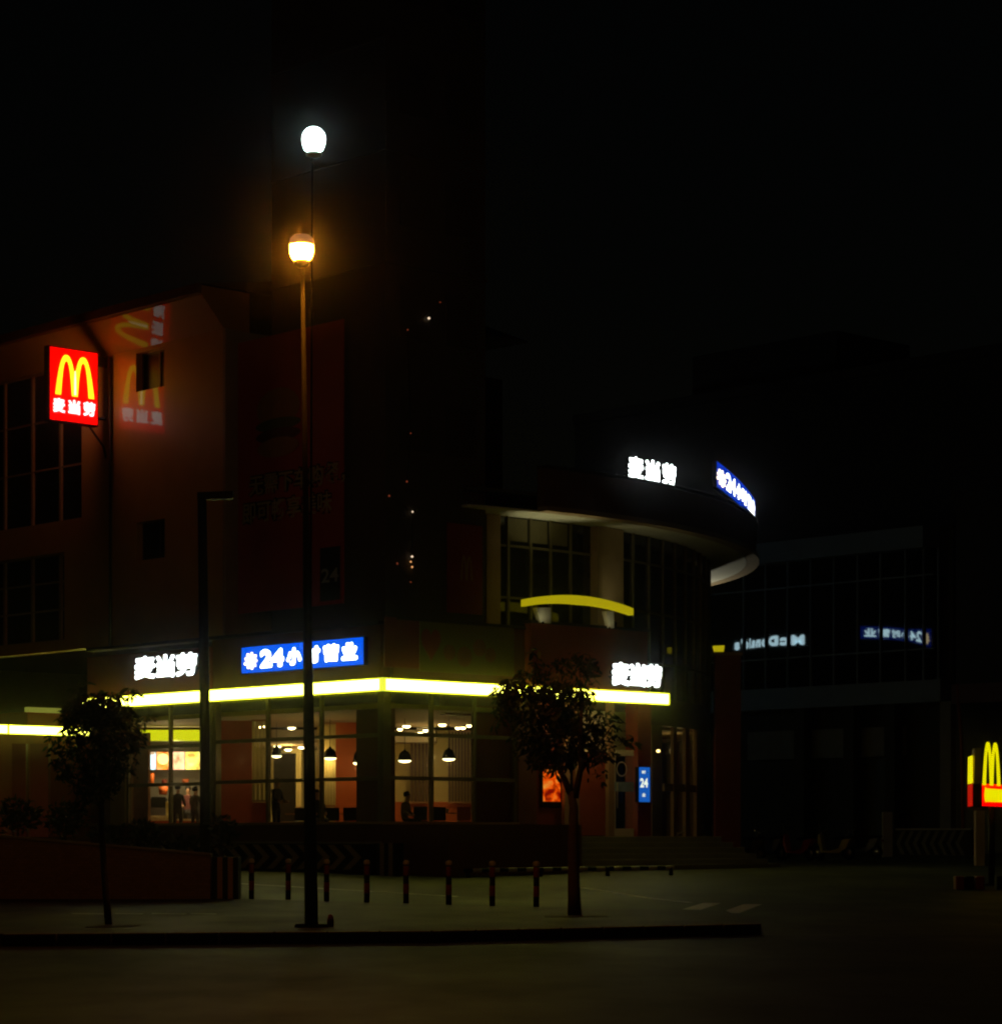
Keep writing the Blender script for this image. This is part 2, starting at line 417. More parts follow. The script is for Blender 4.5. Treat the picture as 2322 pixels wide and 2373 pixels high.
part('pier', MB().fb(-.1, .25, Lb(498), Lb(475), SZ + .002, FZ0 + .03), M['frame'])
part('corner_post', MB().fb(-.1, .12, -.1, .12, SZ + .002, FZ0 + .03), M['frame'])
part('pier', MB().fb(Ra(1197), Ra(1238), -.1, .3, PZ, FZ0 + .03), M['brown'])
part('wall', MB().fb(.0, .3, Lb(261), bE, SZ + .002, FZ0 + .03), M['brown'])
# inner panels behind the glass
ip = [(MB().fb(.45, .55, Lb(829, .5), Lb(884, .5), 1.6, 5.55), 'brown'),
      (MB().fb(.6, Ra(913, .5), .45, .55, 1.6, 5.55), 'brown'), (MB().fb(Ra(1099, .5), Ra(1196, .5), .45, .55, 1.6, 5.55), 'darkred'),
      (MB().fb(.45, .55, Lb(346, .5), Lb(299, .5), 1.6, 5.0), 'wood')]
for q, m_ in ip: part('inner_panel', q, M[m_])
# interior shell
part('floor', MB().fb(.02, 9.5, .9, 24, 1.45, 1.6), M['wood'])
part('ceiling', MB().hexa([W(.25, .25, 5.36), W(4.5, .25, 5.36), W(10.5, 2.6, 5.36), W(10.5, 9, 5.36), W(2, 17, 5.36), W(.25, 17, 5.36)],
                          [W(.25, .25, 5.5), W(4.5, .25, 5.5), W(10.5, 2.6, 5.5), W(10.5, 9, 5.5), W(2, 17, 5.5), W(.25, 17, 5.5)]), M['ceil'])
part('lower_ceiling', MB().wall(Q(560, 0, 89.2), Q(1010, 0, 89.2), 9, 4.86, 5.3), M['ceil'])
# backdrops: partitions and back walls, each at its own depth
def bd(px0, px1, Y, z0, z1, m_, name='partition', th=.12):
    return part(name, MB().wall(Q(px0, 0, Y), Q(px1, 0, Y), th, z0, z1), M[m_])
bd(480, 1120, 97.5, 1.6, 5.36, 'cream', 'back_wall')
bd(775, 846, 84.6, 1.6, 5.34, 'orange')
bd(890, 1115, 90.6, 1.6, 5.34, 'cream')
bd(888, 1118, 90.4, 1.6, 2.82, 'orange')
bd(735, 773, 86.2, 1.6, 5.3, 'cream')
bd(290, 480, 95.0, 1.6, 5.34, 'grey', 'back_wall')
bd(625, 690, 86.0, 1.6, 2.1, 'wood', 'counter_front')
bd(488, 584, 82.4, 1.6, 5.3, 'warmred')
bd(583, 624, 80.75, 1.6, 2.68, 'warmred')
bd(634, 684, 87.5, 1.6, 4.42, 'darkframe', 'pillar', .4)
# portal recess and door
part('portal_wall', MB().fb(Ra(1330, .9), Ra(1500, .9), .9, 1.1, 4.2, 5.6), M['white'])
part('portal_wall', MB().fb(Ra(1240, .6), Ra(1312, .6), .6, .8, 1.6, FZ0 + .03), M['darkred'])
part('wood_panel', MB().fb(Ra(1338, .5), Ra(1406, .5), .5, .58, 1.64, Rz(1370, 1745, .5)), M['redbrown'])
part('post', MB().fb(Ra(1306, .3), Ra(1319, .3), .25, .38, 1.6, FZ0 + .03), M['tan'])
part('post', MB().fb(Ra(1333, .3), Ra(1342, .3), .28, .4, 1.6, FZ0 + .03), M['tan'])
part('post', MB().fb(Ra(1408, .1), Ra(1421, .1), .05, .2, 1.6, FZ0 + .03), M['tan'])
part('red_pillar', MB().fb(Ra(1478, -.1), Ra(1509, -.1), -.1, .45, 1.6, FZ0 + .03), M['red_paint'])
da0, da1 = Ra(1422, .1), Ra(1477, .1); dz1 = Rz(1450, 1746, .1)
d = part('door', MB().fb(da0, da0 + .07, .08, .14, 1.62, dz1).fb(da1 - .07, da1, .08, .14, 1.62, dz1).fb(da0 + .071, da1 - .071, .08, .14, dz1 - .08, dz1).fb(da0 + .071, da1 - .071, .08, .14, 1.62, 1.86), M['white'])
part('pane', MB().fb(da0 + .07, da1 - .07, .105, .115, 1.86, dz1 - .08), M['glass'], d)
dt = part('sticker', MB().fb(da0 + .02, da1 - .05, .07, .076, Rz(1450, 1835, .07), Rz(1450, 1813, .07)), mat('pale_blue_sticker', (.28, .42, .5), .5, .5, 9), d)
part('handle', MB().tube([W(da0 + .1, .03, 2.5), W(da0 + .1, .03, 3.3)], .02), M['steel'], d)
part('sticker', MB().lathe(W(da0 + .33, .07, Rz(1450, 1783, .07)), [(.20, 0), (.22, .004), (.24, 0)], 24, axis=NL), M['white'], d)
part('transom', MB().fb(Ra(1343, .1), da1, .09, .15, dz1 + .003, dz1 + .1), M['white'])
# steps
sa0, sa1 = Ra(1240, -1.2), Ra(1665, -1.5)
st = MB(); n = 6; rise = (1.6 - PZ) / n
for i in range(n):
    e = -1.3 - .32 * i
    st.fb(sa0, sa1 + .2 * i, e - .32 if i else -1.62, .0 if i == 0 else e, PZ - .4, 1.6 - rise * i - (.004 if i else 0))
part('steps', st, M['concrete'])
part('step_nosing', MB().fb(sa0, sa1, -1.64, -1.56, 1.601, 1.612).fb(sa0, sa1 + .3, -1.96, -1.89, 1.6 - rise, 1.605 - rise).fb(sa0, sa1 + .5, -2.28, -2.21, 1.6 - 2 * rise, 1.605 - 2 * rise), M['white'])
part('cheek_wall', MB().fb(Ra(1040, -3.2), sa0 - .01, -3.2, -.01, PZ - .4, 1.95), M['brown'])
# tower above the corner
TZ = 33
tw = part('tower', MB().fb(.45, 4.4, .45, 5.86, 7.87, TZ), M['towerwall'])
lg = MB()
for z in [18.4 + 3.3 * i for i in range(5)]: lg.fb(.38, 4.45, .38, 5.85, z, z + .10)
part('ledge', lg, M['towerwall'], tw)
for z in [13.0 + 3.3 * i for i in range(6)]:
    for (aa) in (1.0, 2.8): part('window', MB().fb(aa, aa + 1.2, .42, .46, z, z + 1.5), M['towerglass'], tw)
# curved part: drum, ring canopy
RC = V((-12.2, 95.3, 0)); RO, RI = 21.5, 19.8
def ring(phi, r, z): return V((RC.x + r * math.cos(phi), RC.y + r * math.sin(phi), z))
def rphi(px, r):
    lo, hi = math.radians(-89), math.radians(-3)
    for _ in range(50):
        m_ = (lo + hi) / 2; p = ring(m_, r, 0)
        if CX + F * p.x / p.y < px: lo = m_
        else: hi = m_
    return lo
def arc(p0, p1, r0, r1, z0, z1, n=36, q=None):
    q = q or MB(); base = len(q.v)
    for i in range(n + 1):
        t = p0 + (p1 - p0) * i / n
        q.v += [ring(t, r0, z0), ring(t, r1, z0), ring(t, r1, z1), ring(t, r0, z1)]
    for i in range(n):
        for k in range(4):
            q.f.append([base + 4 * i + k, base + 4 * i + (k + 1) % 4, base + 4 * i + 4 + (k + 1) % 4, base + 4 * i + 4 + k]); q.m.append(0); q.sm.append(False)
    for e in (0, n): q.f.append([base + 4 * e + k for k in range(4)]); q.m.append(0); q.sm.append(False)
    return q
P0, P1 = math.radians(-58), math.radians(46)
ps = rphi(1262, RO)
part('canopy_ring', arc(ps, P1, RO - .35, RO, 11.66, 12.8), M['brown'])
part('canopy_lip', arc(ps, P1, RO - .34, RO + .1, 11.5, 11.655), M['tan'])
part('canopy_cap', arc(ps, P1, RO - .4, RO + .06, 12.803, 12.9), M['darkframe'])
part('soffit', arc(P0, P1, 15, RO - .36, 11.5, 11.56), M['white'])
part('drum_roof', arc(P0, P1, 12, RO - .36, 12.0, 12.1), M['darkconc'])
dg = part('curved_glazing', arc(P0, P1, RI - .02, RI, 6.2, 11.49, 40), M['drumglass'])
mu = MB()
gp = [rphi(p, RI) for p in (1176, 1228, 1274, 1320)] + [math.radians(-43 + 3.1 * i) for i in range(1, 28)]
for i, t in enumerate(gp):
    for za, zb in ((6.2, 11.49),):
        arc(t - .0022, t + .0022, RI + .001, RI + .07, za, zb, 1, mu)
for z in (8.95, 7.3, 10.55): arc(P0, P1, RI + .001, RI + .05, z, z + .07, 40, mu)
part('mullion', mu, M['frame'], dg)
for k in range(3):
    e0, e1 = gp[k] + .004, gp[k + 1] - .006
    part('blind', arc(e0, e1, RI + .002, RI + .012, 10.75, 11.45, 3), M['frame'], dg)
part('drum_pier', arc(rphi(1385, RI + .3), rphi(1445, RI + .3), RI + .002, RI + .3, 6.2, 11.48, 3), M['tan'])
part('drum_pier', arc(rphi(1128, RI + .25), rphi(1160, RI + .25), RI + .002, RI + .25, 6.2, 11.48, 3), M['tan'])
# lower curved wall (ground floor, right of the door)
part('spandrel', arc(P0, P1, RI - .3, RI + .03, 5.3, 6.19, 40), M['brown'])
ga = part('glazing', arc(rphi(1508, RI), math.radians(20), RI - .012, RI, 1.6, 5.29, 20), M['glass'])
gm = MB()
for p0_, p1_ in ((1509, 1533), (1560, 1567), (1588, 1597), (1613, 1646)):
    arc(rphi(p0_, RI + .1), min(math.radians(-6), rphi(p1_, RI + .1)), RI + .002, RI + .12, 1.6, 5.29, 2, gm)
for y0_, y1_ in ((1834, 1818),):
    z0_ = CAMZ + (HZ - y0_) / F * 86.5; arc(rphi(1534, RI), math.radians(-6), RI + .003, RI + .1, z0_, z0_ + .25, 8, gm)
part('frame', gm, M['tan'], ga)
part('inner_wall', arc(rphi(1500, RI - 2.2), math.radians(0), RI - 2.3, RI - 2.2, 1.6, 5.3, 10), M['wood'])
part('inner_ceiling', arc(rphi(1500, RI), math.radians(0), RI - 3, RI - .31, 5.2, 5.28, 10), M['ceil'])
part('base_wall', arc(rphi(1500, RI), P1, RI - .3, RI + .05, PZ - .3, 1.6, 20), M['darkconc'])
pr = [Q(1658, 0, 88.5), Q(1717, 0, 88.5)]
part('gate_pier', MB().wall(pr[0], pr[1], .8, PZ - .3, CAMZ + (HZ - 1519) / F * 88.5), M['darkred'])
part('pier_cap', MB().wall(pr[0] + V((-.06, -.06, 0)), pr[1] + V((.06, -.06, 0)), .92, CAMZ + (HZ - 1518.6) / F * 88.5, CAMZ + (HZ - 1511) / F * 88.5), M['tan'])
# rear wing with the second light band
rw = thing('rear_wing_building', W(12, 40, zt(105)), 'low rear wing with a short yellow light band under the office wing', 'building')
part('wall', MB().fb(4, Ra(66, 34.2) - .01, 34.3, 52, .5, 6.2).fb(Ra(66, 34.2), 22, 34.3, 52, .5, 6.75), M['redbrown'], rw)
part('glow_coping', MB().fb(Ra(66, 34.1), Ra(142, 34.1), 34.1, 34.4, 6.755, 6.95), lit('coping_glow', (.55, .58, .08), .28), rw)  # pale coping; the light falling on it is put in as a faint glow
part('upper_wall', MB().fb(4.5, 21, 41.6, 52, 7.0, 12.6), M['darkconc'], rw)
l2 = part('light_band', MB().fb(4, 14, 34.0, 34.28, FZ0 + .02, FZ1 - .02), M['darkframe'], rw)
band(l2, 'R', 4, Ra(18, 33.98), FZ0, FZ1, 33.98, M['yellow_glow'], M['bloom_rim'])
band(l2, 'R', Ra(19, 33.98), 14, FZ0, FZ1, 33.98, M['yellow_glow'], M['bloom_rim'])
for p0_, p1_ in ((28, 60), (70, 112)):
    part('column', MB().wall(Q(p0_, 0, 100), Q(p1_, 0, 100), .5, zt(100) - .1, 5.2), M['darkred'], rw)

# ================================================================== OFFICE WING (tan wall)
OW = thing('office_wing', W(.5, 15, PZ), 'tan tiled office wing with overhanging eave, carrying the red square sign', 'building')
bl, br = 27.5, Lb(525)
WZ0, WZ1 = 7.87, 17.42
holes = [(Lb(262 + 55), Lb(262), Lz(290, 897), Lz(290, 812)), (Lb(388), Lb(322), Lz(355, 1297), Lz(355, 1209))]
# wall built as strips around the two small windows and the window bands
wins = [(Lb(387), Lb(321), Lz(350, 903), Lz(350, 813)), (Lb(388), Lb(322), Lz(350, 1297), Lz(350, 1208)),
        (Lb(195), Lb(-60), Lz(100, 1215), Lz(100, 862)), (Lb(155), Lb(-60), Lz(80, 1490), Lz(80, 1290))]
def holed_wall(b0, b1, z0, z1, wins, a0, a1):
    q = MB(); bs = sorted({b0, b1, *[w[0] for w in wins], *[w[1] for w in wins]}); zs = sorted({z0, z1, *[w[2] for w in wins], *[w[3] for w in wins]})
    for i in range(len(bs) - 1):
        run = None
        for j in range(len(zs) - 1):
            cb, cz = (bs[i] + bs[i + 1]) / 2, (zs[j] + zs[j + 1]) / 2
            if any(w[0] < cb < w[1] and w[2] < cz < w[3] for w in wins):
                if run is not None: q.fb(a0, a1, bs[i], bs[i + 1], run, zs[j]); run = None
            elif run is None: run = zs[j]
        if run is not None: q.fb(a0, a1, bs[i], bs[i + 1], run, zs[-1])
    return q
part('wall', holed_wall(br, bl, WZ0, WZ1, wins, -.1, .35), M['tan_tile'], OW)
part('body', MB().fb(.8, 12, br + .3, bl, 7.9, WZ1 - .1), M['matt_black'], OW)
part('end_wall', MB().fb(.36, 4.2, br, br + .29, WZ0, WZ1), M['tan'], OW)
for k, w in enumerate(wins):
    fr = MB(); t_ = .05
    fr.fb(.15, .25, w[0], w[0] + t_, w[2], w[3]).fb(.15, .25, w[1] - t_, w[1], w[2], w[3]).fb(.15, .25, w[0] + t_, w[1] - t_, w[3] - t_, w[3]).fb(.15, .25, w[0] + t_, w[1] - t_, w[2], w[2] + t_)
    if k < 2:
        c = w[0] + (w[1] - w[0]) * .38; fr.fb(.14, .24, c - .05, c + .05, w[2] + t_, w[3] - t_)
    else:
        for px in (4, 68, 133):
            c = Lb(px)
            if w[0] < c < w[1]: fr.fb(.10, .24, c - .06, c + .06, w[2] + t_, w[3] - t_)
        for fz in (.36, .68):
            z = w[2] + (w[3] - w[2]) * fz; fr.fb(.12, .23, w[0] + t_, w[1] - t_, z - .03, z + .03)
    o = part('window', fr, M['tan'] if k > 1 else M['darkframe'], OW)
    part('pane', MB().fb(.19, .205, w[0] + t_, w[1] - t_, w[2] + t_, w[3] - t_), M['dullglass'], o)
part('drainpipe', MB().tube([W(-.17, Lb(266), WZ0), W(-.17, Lb(266), 17.35)], .05, 8), M['darkframe'], OW)
part('wall_edge', MB().fb(-.14, .36, br - .12, br - .002, WZ0, WZ1 - .01), M['tan'], OW)
# eave: cove at 45 degrees with gutter
EO, EZ = .95, 18.35
cv = MB(); pts = [(-.101, WZ1 + .002), (-EO, EZ), (-EO, EZ + .3), (.9, EZ + .3), (.9, WZ1 + .002)]
cv.hexa([W(a, br, z) for a, z in pts], [W(a, bl, z) for a, z in pts])
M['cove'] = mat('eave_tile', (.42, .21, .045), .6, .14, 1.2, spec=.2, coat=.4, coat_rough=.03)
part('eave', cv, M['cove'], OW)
part('gutter', MB().fb(-EO - .16, -EO - .003, br, bl, EZ + .05, EZ + .34), M['brown'], OW)
part('roof', MB().hexa([W(-EO - .1, br, EZ + .345), W(13, br, EZ + .345), W(13, bl, EZ + .345), W(-EO - .1, bl, EZ + .345)], [W(4, br + 1, EZ + 1.3), W(9, br + 1, EZ + 1.3), W(9, bl, EZ + 1.3), W(4, bl, EZ + 1.3)]), M['darkconc'], OW)
part('bracket', MB().fb(-.9, 0, Lb(248) - .1, Lb(248) + .1, 17.1, 17.4), M['darkframe'], OW)

# ================================================================== SIGNS
def arch_outline(n=22):
    def curve(c, r, h, clamp):
        pts = []
        for i in range(n + 1):
            x = -1 + 2 * i / n; x = math.sin(x * math.pi / 2)
            y = h * (1 - abs(x) ** 2.5)
            X = c + r * x
            pts.append((X, y))
        return pts
    L = (curve(.285, .285, 1, 0), curve(.285, .138, .84, 0)); L = ([(min(x, .4985), y) for x, y in L[0]], L[1])
    R = ([(1 - x, y) for x, y in L[0]], [(1 - x, y) for x, y in L[1]])
    return [L, R]
ARCH = arch_outline()
def arches(fn, w, h, d, m, name, parent, side=None):
    q = MB()
    for o_, i_ in ARCH: q.strip([(x * w, y * h) for x, y in o_], [(x * w, y * h) for x, y in i_], fn, d)
    return q.build(name, m, parent)
# red square blade sign
sb = Lb(252) + .02
w0, w1 = .48, 2.40
sz0, sz1 = 15.08, 17.53
zc0 = CAMZ + (HZ - 983) / F * W(-1.4, sb, 0).y; zc1 = CAMZ + (HZ - 809) / F * W(-1.4, sb, 0).y
bs = thing('blade_sign', W(-1.4, sb, zc0), 'square red lightbox sign with yellow double arch, projecting from the tan wall', 'sign')
part('box', MB().fb(-w1, -w0, sb - .14, sb + .14, zc0, zc1), M['matt_black'], bs, bevel=.015)
for sgn, nm in ((-1, 'front'), (1, 'back')):
    bb = sb + sgn * .141
    fc = part('sign_face', MB().fb(-w1 + .05, -w0 - .05, min(bb, bb + sgn * .01), max(bb, bb + sgn * .01), zc0 + .05, zc1 - .05), M['red_glow'], bs)
    if sgn < 0: fn = lambda x, y, z: W(-w1 + x, sb - .152 - z, zc0 + y)
    else: fn = lambda x, y, z: W(-w0 - x, sb + .152 + z, zc0 + y)
    HH = zc1 - zc0
    def fn2(x, y, z, fn=fn): return fn(.24 + x, HH * .36 + y, z)
    arches(fn2, 1.5, HH * .54, .008, M['arch_glow'], 'arch_emblem', fc)
    t_ = MB()
    for i, ch in enumerate('麦当劳'): t_.fat(ch, fn, .43, HH * .175, .006, .022, x0=.17 + i * .58, y0=HH * .13)
    t_.build('lettering', M['blade_letter'], fc)
    hot = MB(); hot.strip([(.96, HH * .38), (.965, HH * .58), (.985, HH * .70)], [(1.04, HH * .38), (1.035, HH * .58), (1.012, HH * .70)], lambda x, y, z: fn(x, y, z + .0085), .003)
    hot.build('arch_highlight', M['arch_hot'], fc)
part('bracket', MB().tube([W(-w0, sb, zc0 + .3), W(.01, sb, zc0 + .3)], .05).tube([W(-w0, sb, zc1 - .4), W(.01, sb, zc1 - .4)], .05), M['darkframe'], bs)
part('stay', MB().tube([W(-.75, sb, zc0), W(-.2, sb, zc0 - .6), W(.02, sb, zc0 - 1.3)], .035), M['darkframe'], bs)

# generic petal emblem
def petals(fn, r, d, m, parent):
    q = MB()
    for k in range(9):
        t = 2 * math.pi * k / 9
        ct, st_ = math.cos(t), math.sin(t)
        prof = [(.05, -.04), (.45, -.15), (.85, -.17), (1, 0), (.85, .17), (.45, .15), (.05, .04)]
        pts = [((u * ct - v * st_) * r * (1.04 if k % 2 else .92), (u * st_ + v * ct) * r) for u, v in prof]
        z0, z1 = -d * .1 - k * .0006, d + k * .0008
        q.hexa([fn(x, y, z0) for x, y in pts], [fn(x, y, z1) for x, y in pts])
    pts = [(math.cos(2 * math.pi * k / 16) * r * .5, math.sin(2 * math.pi * k / 16) * r * .5) for k in range(16)]
    q.hexa([fn(x, y, 0) for x, y in pts], [fn(x, y, d + .012) for x, y in pts])
    return q.build('sun_emblem', m, parent)
# white letters, left fascia
def letters(name, label, fn, segs, m, depth, parent_loc_, offv=.035):
    o = thing(name, parent_loc_, label, 'sign', 'white three-character signs')
    for ch, x0, x1, y0, y1 in segs:
        MB().fat(ch, fn, x1 - x0 - 2 * offv, y1 - y0 - 2 * offv, depth, offv, x0=x0 + offv, y0=y0 + offv).build('lettering', m, o)
    return o
la = -.18
b0_, b1_ = Lb(318, la), Lb(463, la)
z0_, z1_ = Lz(390, 1571, la), Lz(390, 1517, la)
fnL = lambda x, y, z: W(la - z, b0_ - x, z0_ + y)
LW = b0_ - b1_
segs = [('麦', 0, LW * .345, 0, z1_ - z0_), ('当', LW * .35, LW * .65, 0, z1_ - z0_), ('劳', LW * .665, LW, 0, z1_ - z0_)]
o = letters('illuminated_letters', 'glowing white three-character sign on the left parapet beside the dark arm post', fnL, segs, M['white_glow'], .1, W(la, (b0_ + b1_) / 2, z0_))
part('rail', MB().fb(-.2, -.13, b1_, b0_, z0_ + .2, z0_ + .26).fb(-.2, -.13, b1_, b0_, z0_ + .5, z0_ + .56), M['black'], o)
rb_ = -.5
a0_, a1_ = Ra(1412, rb_ - .02), Ra(1528, rb_ - .02); z0_r, z1_r = Rz(1470, 1592, rb_), Rz(1470, 1538, rb_)
fnR = lambda x, y, z: W(a0_ + x, rb_ - .03 - z, z0_r + y)
RW = a1_ - a0_
segs = [('麦', 0, RW * .36, 0, z1_r - z0_r), ('当', RW * .35, RW * .68, 0, z1_r - z0_r), ('劳', RW * .67, RW, 0, z1_r - z0_r)]
o = letters('illuminated_letters', 'glowing white three-character sign over the entrance door, right on the light band', fnR, segs, M['white_glow'], .1, W((a0_ + a1_) / 2, rb_, z0_r), .045)
part('rail', MB().fb(a0_, a1_, rb_ - .03, rb_ + .03, z0_r + .25, z0_r + .31), M['black'], o)
# upper letters on the ring
ru = RO - .1
f0, f1 = rphi(1450, ru), rphi(1561, ru)
ULw = (f1 - f0) * ru
yA = ring(f0, ru, 0).y
uz0 = CAMZ + (HZ - 1108) / F * yA; uz1 = CAMZ + (HZ - 1056) / F * yA
fnU = lambda x, y, z: ring(f0 + x / ru, ru + z, uz0 + y)
segs = [('麦', 0, ULw * .30, 0, uz1 - uz0), ('当', ULw * .33, ULw * .63, 0, uz1 - uz0), ('劳', ULw * .68, ULw * .99, 0, uz1 - uz0)]
o = letters('illuminated_letters', 'glowing white three-character sign standing high on the curved roof edge', fnU, segs, M['upper_glow'], .1, ring((f0 + f1) / 2, ru, uz0), .035)
part('rail', arc(f0, f1, ru - .08, ru - .01, uz0 + .1, uz0 + .16, 6).tube([ring(f0 + .01, ru - .05, 12.85), ring(f0 + .01, ru - .05, uz0 + .15)], .03, 6).tube([ring(f1 - .01, ru - .05, 12.85), ring(f1 - .01, ru - .05, uz0 + .15)], .03, 6), M['black'], o)
# blue signs
def blue_sign(label, fn, w, h, loc, face, m_text, offv=.038, sx=1.3):
    o = thing('blue_lightbox_sign', loc, label, 'sign', 'blue opening-hours signs')
    n = 24; q = MB(); g = MB()
    for i in range(n):
        x0, x1 = w * i / n, w * (i + 1) / n
        q.hexa([fn(x0, 0, -.16), fn(x1, 0, -.16), fn(x1, h, -.16), fn(x0, h, -.16)], [fn(x0, 0, -.004), fn(x1, 0, -.004), fn(x1, h, -.004), fn(x0, h, -.004)])
        y = .02; xa, xb = max(x0, .02), min(x1, w - .02)
        g.poly([fn(xa, y, 0), fn(xb, y, 0), fn(xb, h - y, 0), fn(xa, h - y, 0)])
    q.build('box', M['matt_black'], o); f_ = g.build('sign_face', face, o)
    t_ = MB()
    for s_, x0, x1, y0, y1 in (('24', .165, .365, .16, .84), ('小', .385, .51, .18, .82), ('时', .525, .66, .20, .82), ('营', .685, .81, .20, .83), ('业', .83, .955, .20, .83)):
        t_.fat(s_, fn, (x1 - x0) * w - 2 * offv, (y1 - y0) * h - 2 * offv, .012, offv, x0=x0 * w + offv, y0=y0 * h + offv)
    t_.build('lettering', m_text, f_)
    petals(lambda x, y, z: fn(.085 * w + x * sx, .46 * h + y, .004 + z), h * .33, .012, M['sun_glow'], f_)
    return o
ba = -.30
b0s, b1s = Lb(559, ba), Lb(843, ba)
zb0 = (Lz(559, 1562, ba) + Lz(843, 1542, ba)) / 2; zb1 = (Lz(559, 1499, ba) + Lz(843, 1476, ba)) / 2
blue_sign('wide blue opening-hours lightbox on the left parapet, partly behind the lamp post', lambda x, y, z: W(ba - z, b0s - x, zb0 + y), b0s - b1s, zb1 - zb0, W(ba, (b0s + b1s) / 2, zb0), M['blue_glow'], M['white_glow'])
ru2 = RO + .28
g0, g1 = rphi(1661, ru2), math.radians(-.5)
zu0, zu1 = 13.12, 14.0
cA, cB = ring(g0, ru2, 0), V(((1750 - CX) / F * 95.2, 95.2, 0)); cl = (cB - cA).length; cu = (cB - cA).normalized(); cn = V((cu.y, -cu.x, 0))
def fnC(x, y, z):
    t_ = x / cl; p = cA + cu * x + cn * (z + .5 * t_ * (1 - t_)); return V((p.x, p.y, zu0 + y))
blue_sign('small curved blue opening-hours lightbox at the right end of the roof edge', fnC, cl, zu1 - zu0, cA + UP * zu0, M['blue_deep'], M['upper_glow'], .03, 3.2)
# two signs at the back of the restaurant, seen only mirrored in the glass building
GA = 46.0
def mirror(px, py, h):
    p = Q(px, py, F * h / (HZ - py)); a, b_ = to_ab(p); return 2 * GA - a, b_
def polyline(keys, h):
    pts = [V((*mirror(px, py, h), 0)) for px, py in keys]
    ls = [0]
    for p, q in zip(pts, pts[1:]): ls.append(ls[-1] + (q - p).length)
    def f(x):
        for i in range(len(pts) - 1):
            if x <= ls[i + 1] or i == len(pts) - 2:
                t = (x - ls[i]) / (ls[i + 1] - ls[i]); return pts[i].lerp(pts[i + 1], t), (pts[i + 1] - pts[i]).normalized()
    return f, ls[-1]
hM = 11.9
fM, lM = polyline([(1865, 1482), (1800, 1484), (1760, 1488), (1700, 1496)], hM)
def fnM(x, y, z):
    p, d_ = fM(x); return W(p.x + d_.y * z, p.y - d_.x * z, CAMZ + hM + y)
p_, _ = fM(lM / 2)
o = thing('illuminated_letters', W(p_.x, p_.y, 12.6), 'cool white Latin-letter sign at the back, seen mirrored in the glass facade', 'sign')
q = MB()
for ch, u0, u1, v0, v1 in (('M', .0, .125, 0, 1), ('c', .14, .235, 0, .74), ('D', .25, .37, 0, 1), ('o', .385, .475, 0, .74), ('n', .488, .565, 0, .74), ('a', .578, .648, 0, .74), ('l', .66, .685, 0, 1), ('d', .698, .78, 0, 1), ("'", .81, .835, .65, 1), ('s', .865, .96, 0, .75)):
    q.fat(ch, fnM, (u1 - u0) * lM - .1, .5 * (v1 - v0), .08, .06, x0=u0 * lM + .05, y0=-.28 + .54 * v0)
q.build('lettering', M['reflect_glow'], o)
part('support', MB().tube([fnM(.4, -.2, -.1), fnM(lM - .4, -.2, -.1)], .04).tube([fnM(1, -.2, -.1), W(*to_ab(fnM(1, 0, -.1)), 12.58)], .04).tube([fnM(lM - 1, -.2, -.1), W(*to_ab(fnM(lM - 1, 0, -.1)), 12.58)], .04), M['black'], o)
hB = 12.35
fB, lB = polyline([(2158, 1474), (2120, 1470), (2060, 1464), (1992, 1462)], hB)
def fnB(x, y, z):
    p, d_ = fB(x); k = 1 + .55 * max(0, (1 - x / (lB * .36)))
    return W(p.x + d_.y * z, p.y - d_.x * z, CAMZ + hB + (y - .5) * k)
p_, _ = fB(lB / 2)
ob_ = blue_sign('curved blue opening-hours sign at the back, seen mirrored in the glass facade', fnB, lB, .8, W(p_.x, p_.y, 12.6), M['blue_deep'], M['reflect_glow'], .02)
# posters above the light band
def banner(name, label, p0, p1, y0, y1, pl, bg_m):
    a0, a1 = Ra(p0, pl), Ra(p1, pl); z0, z1 = Rz((p0 + p1) / 2, y1, pl), Rz((p0 + p1) / 2, y0, pl)
    o = thing(name, W((a0 + a1) / 2, pl, z0), label, 'banner')
    part('panel', MB().fb(a0, a1, pl - .03, pl, z0, z1), bg_m, o)
    return o, a0, a1, z0, z1
olive = mat('olive_banner', (.17, .15, .035), .6, .2, 2); M['heart'] = mat('heart_red', (.25, .05, .03), .6, .2, 4)
o, a0, a1, z0, z1 = banner('banner', 'olive banner with a dark red heart above the light band', 972, 1190, 1442, 1562, -.16, olive)
hp = [(16 * math.sin(t) ** 3, 13 * math.cos(t) - 5 * math.cos(2 * t) - 2 * math.cos(3 * t) - math.cos(4 * t)) for t in [2 * math.pi * i / 40 for i in range(40)]]
part('heart_print', MB().hexa([W(a0 + .42 + x * .024, -.191, z0 + .85 + y * .034) for x, y in hp], [W(a0 + .42 + x * .024, -.196, z0 + .85 + y * .034) for x, y in hp]), M['heart'], o)
q = MB()
for cx_, cz_, r_ in ((1.15, .6, .24), (1.75, .5, .3), (2.35, .8, .26), (2.8, .6, .22)):
    q.lathe(W(a0 + cx_, -.191, z0 + cz_), [(0, .004), (r_ * .7, .004), (r_, 0)], 20, axis=-NL)
part('fruit_print', q, mat('brown_red_print', (.2, .09, .03), .6, .4, 3), o)
banner('banner', 'plain dark red banner at the corner left of the heart banner', 890, 970, 1432, 1548, -.16, M['darkred'])
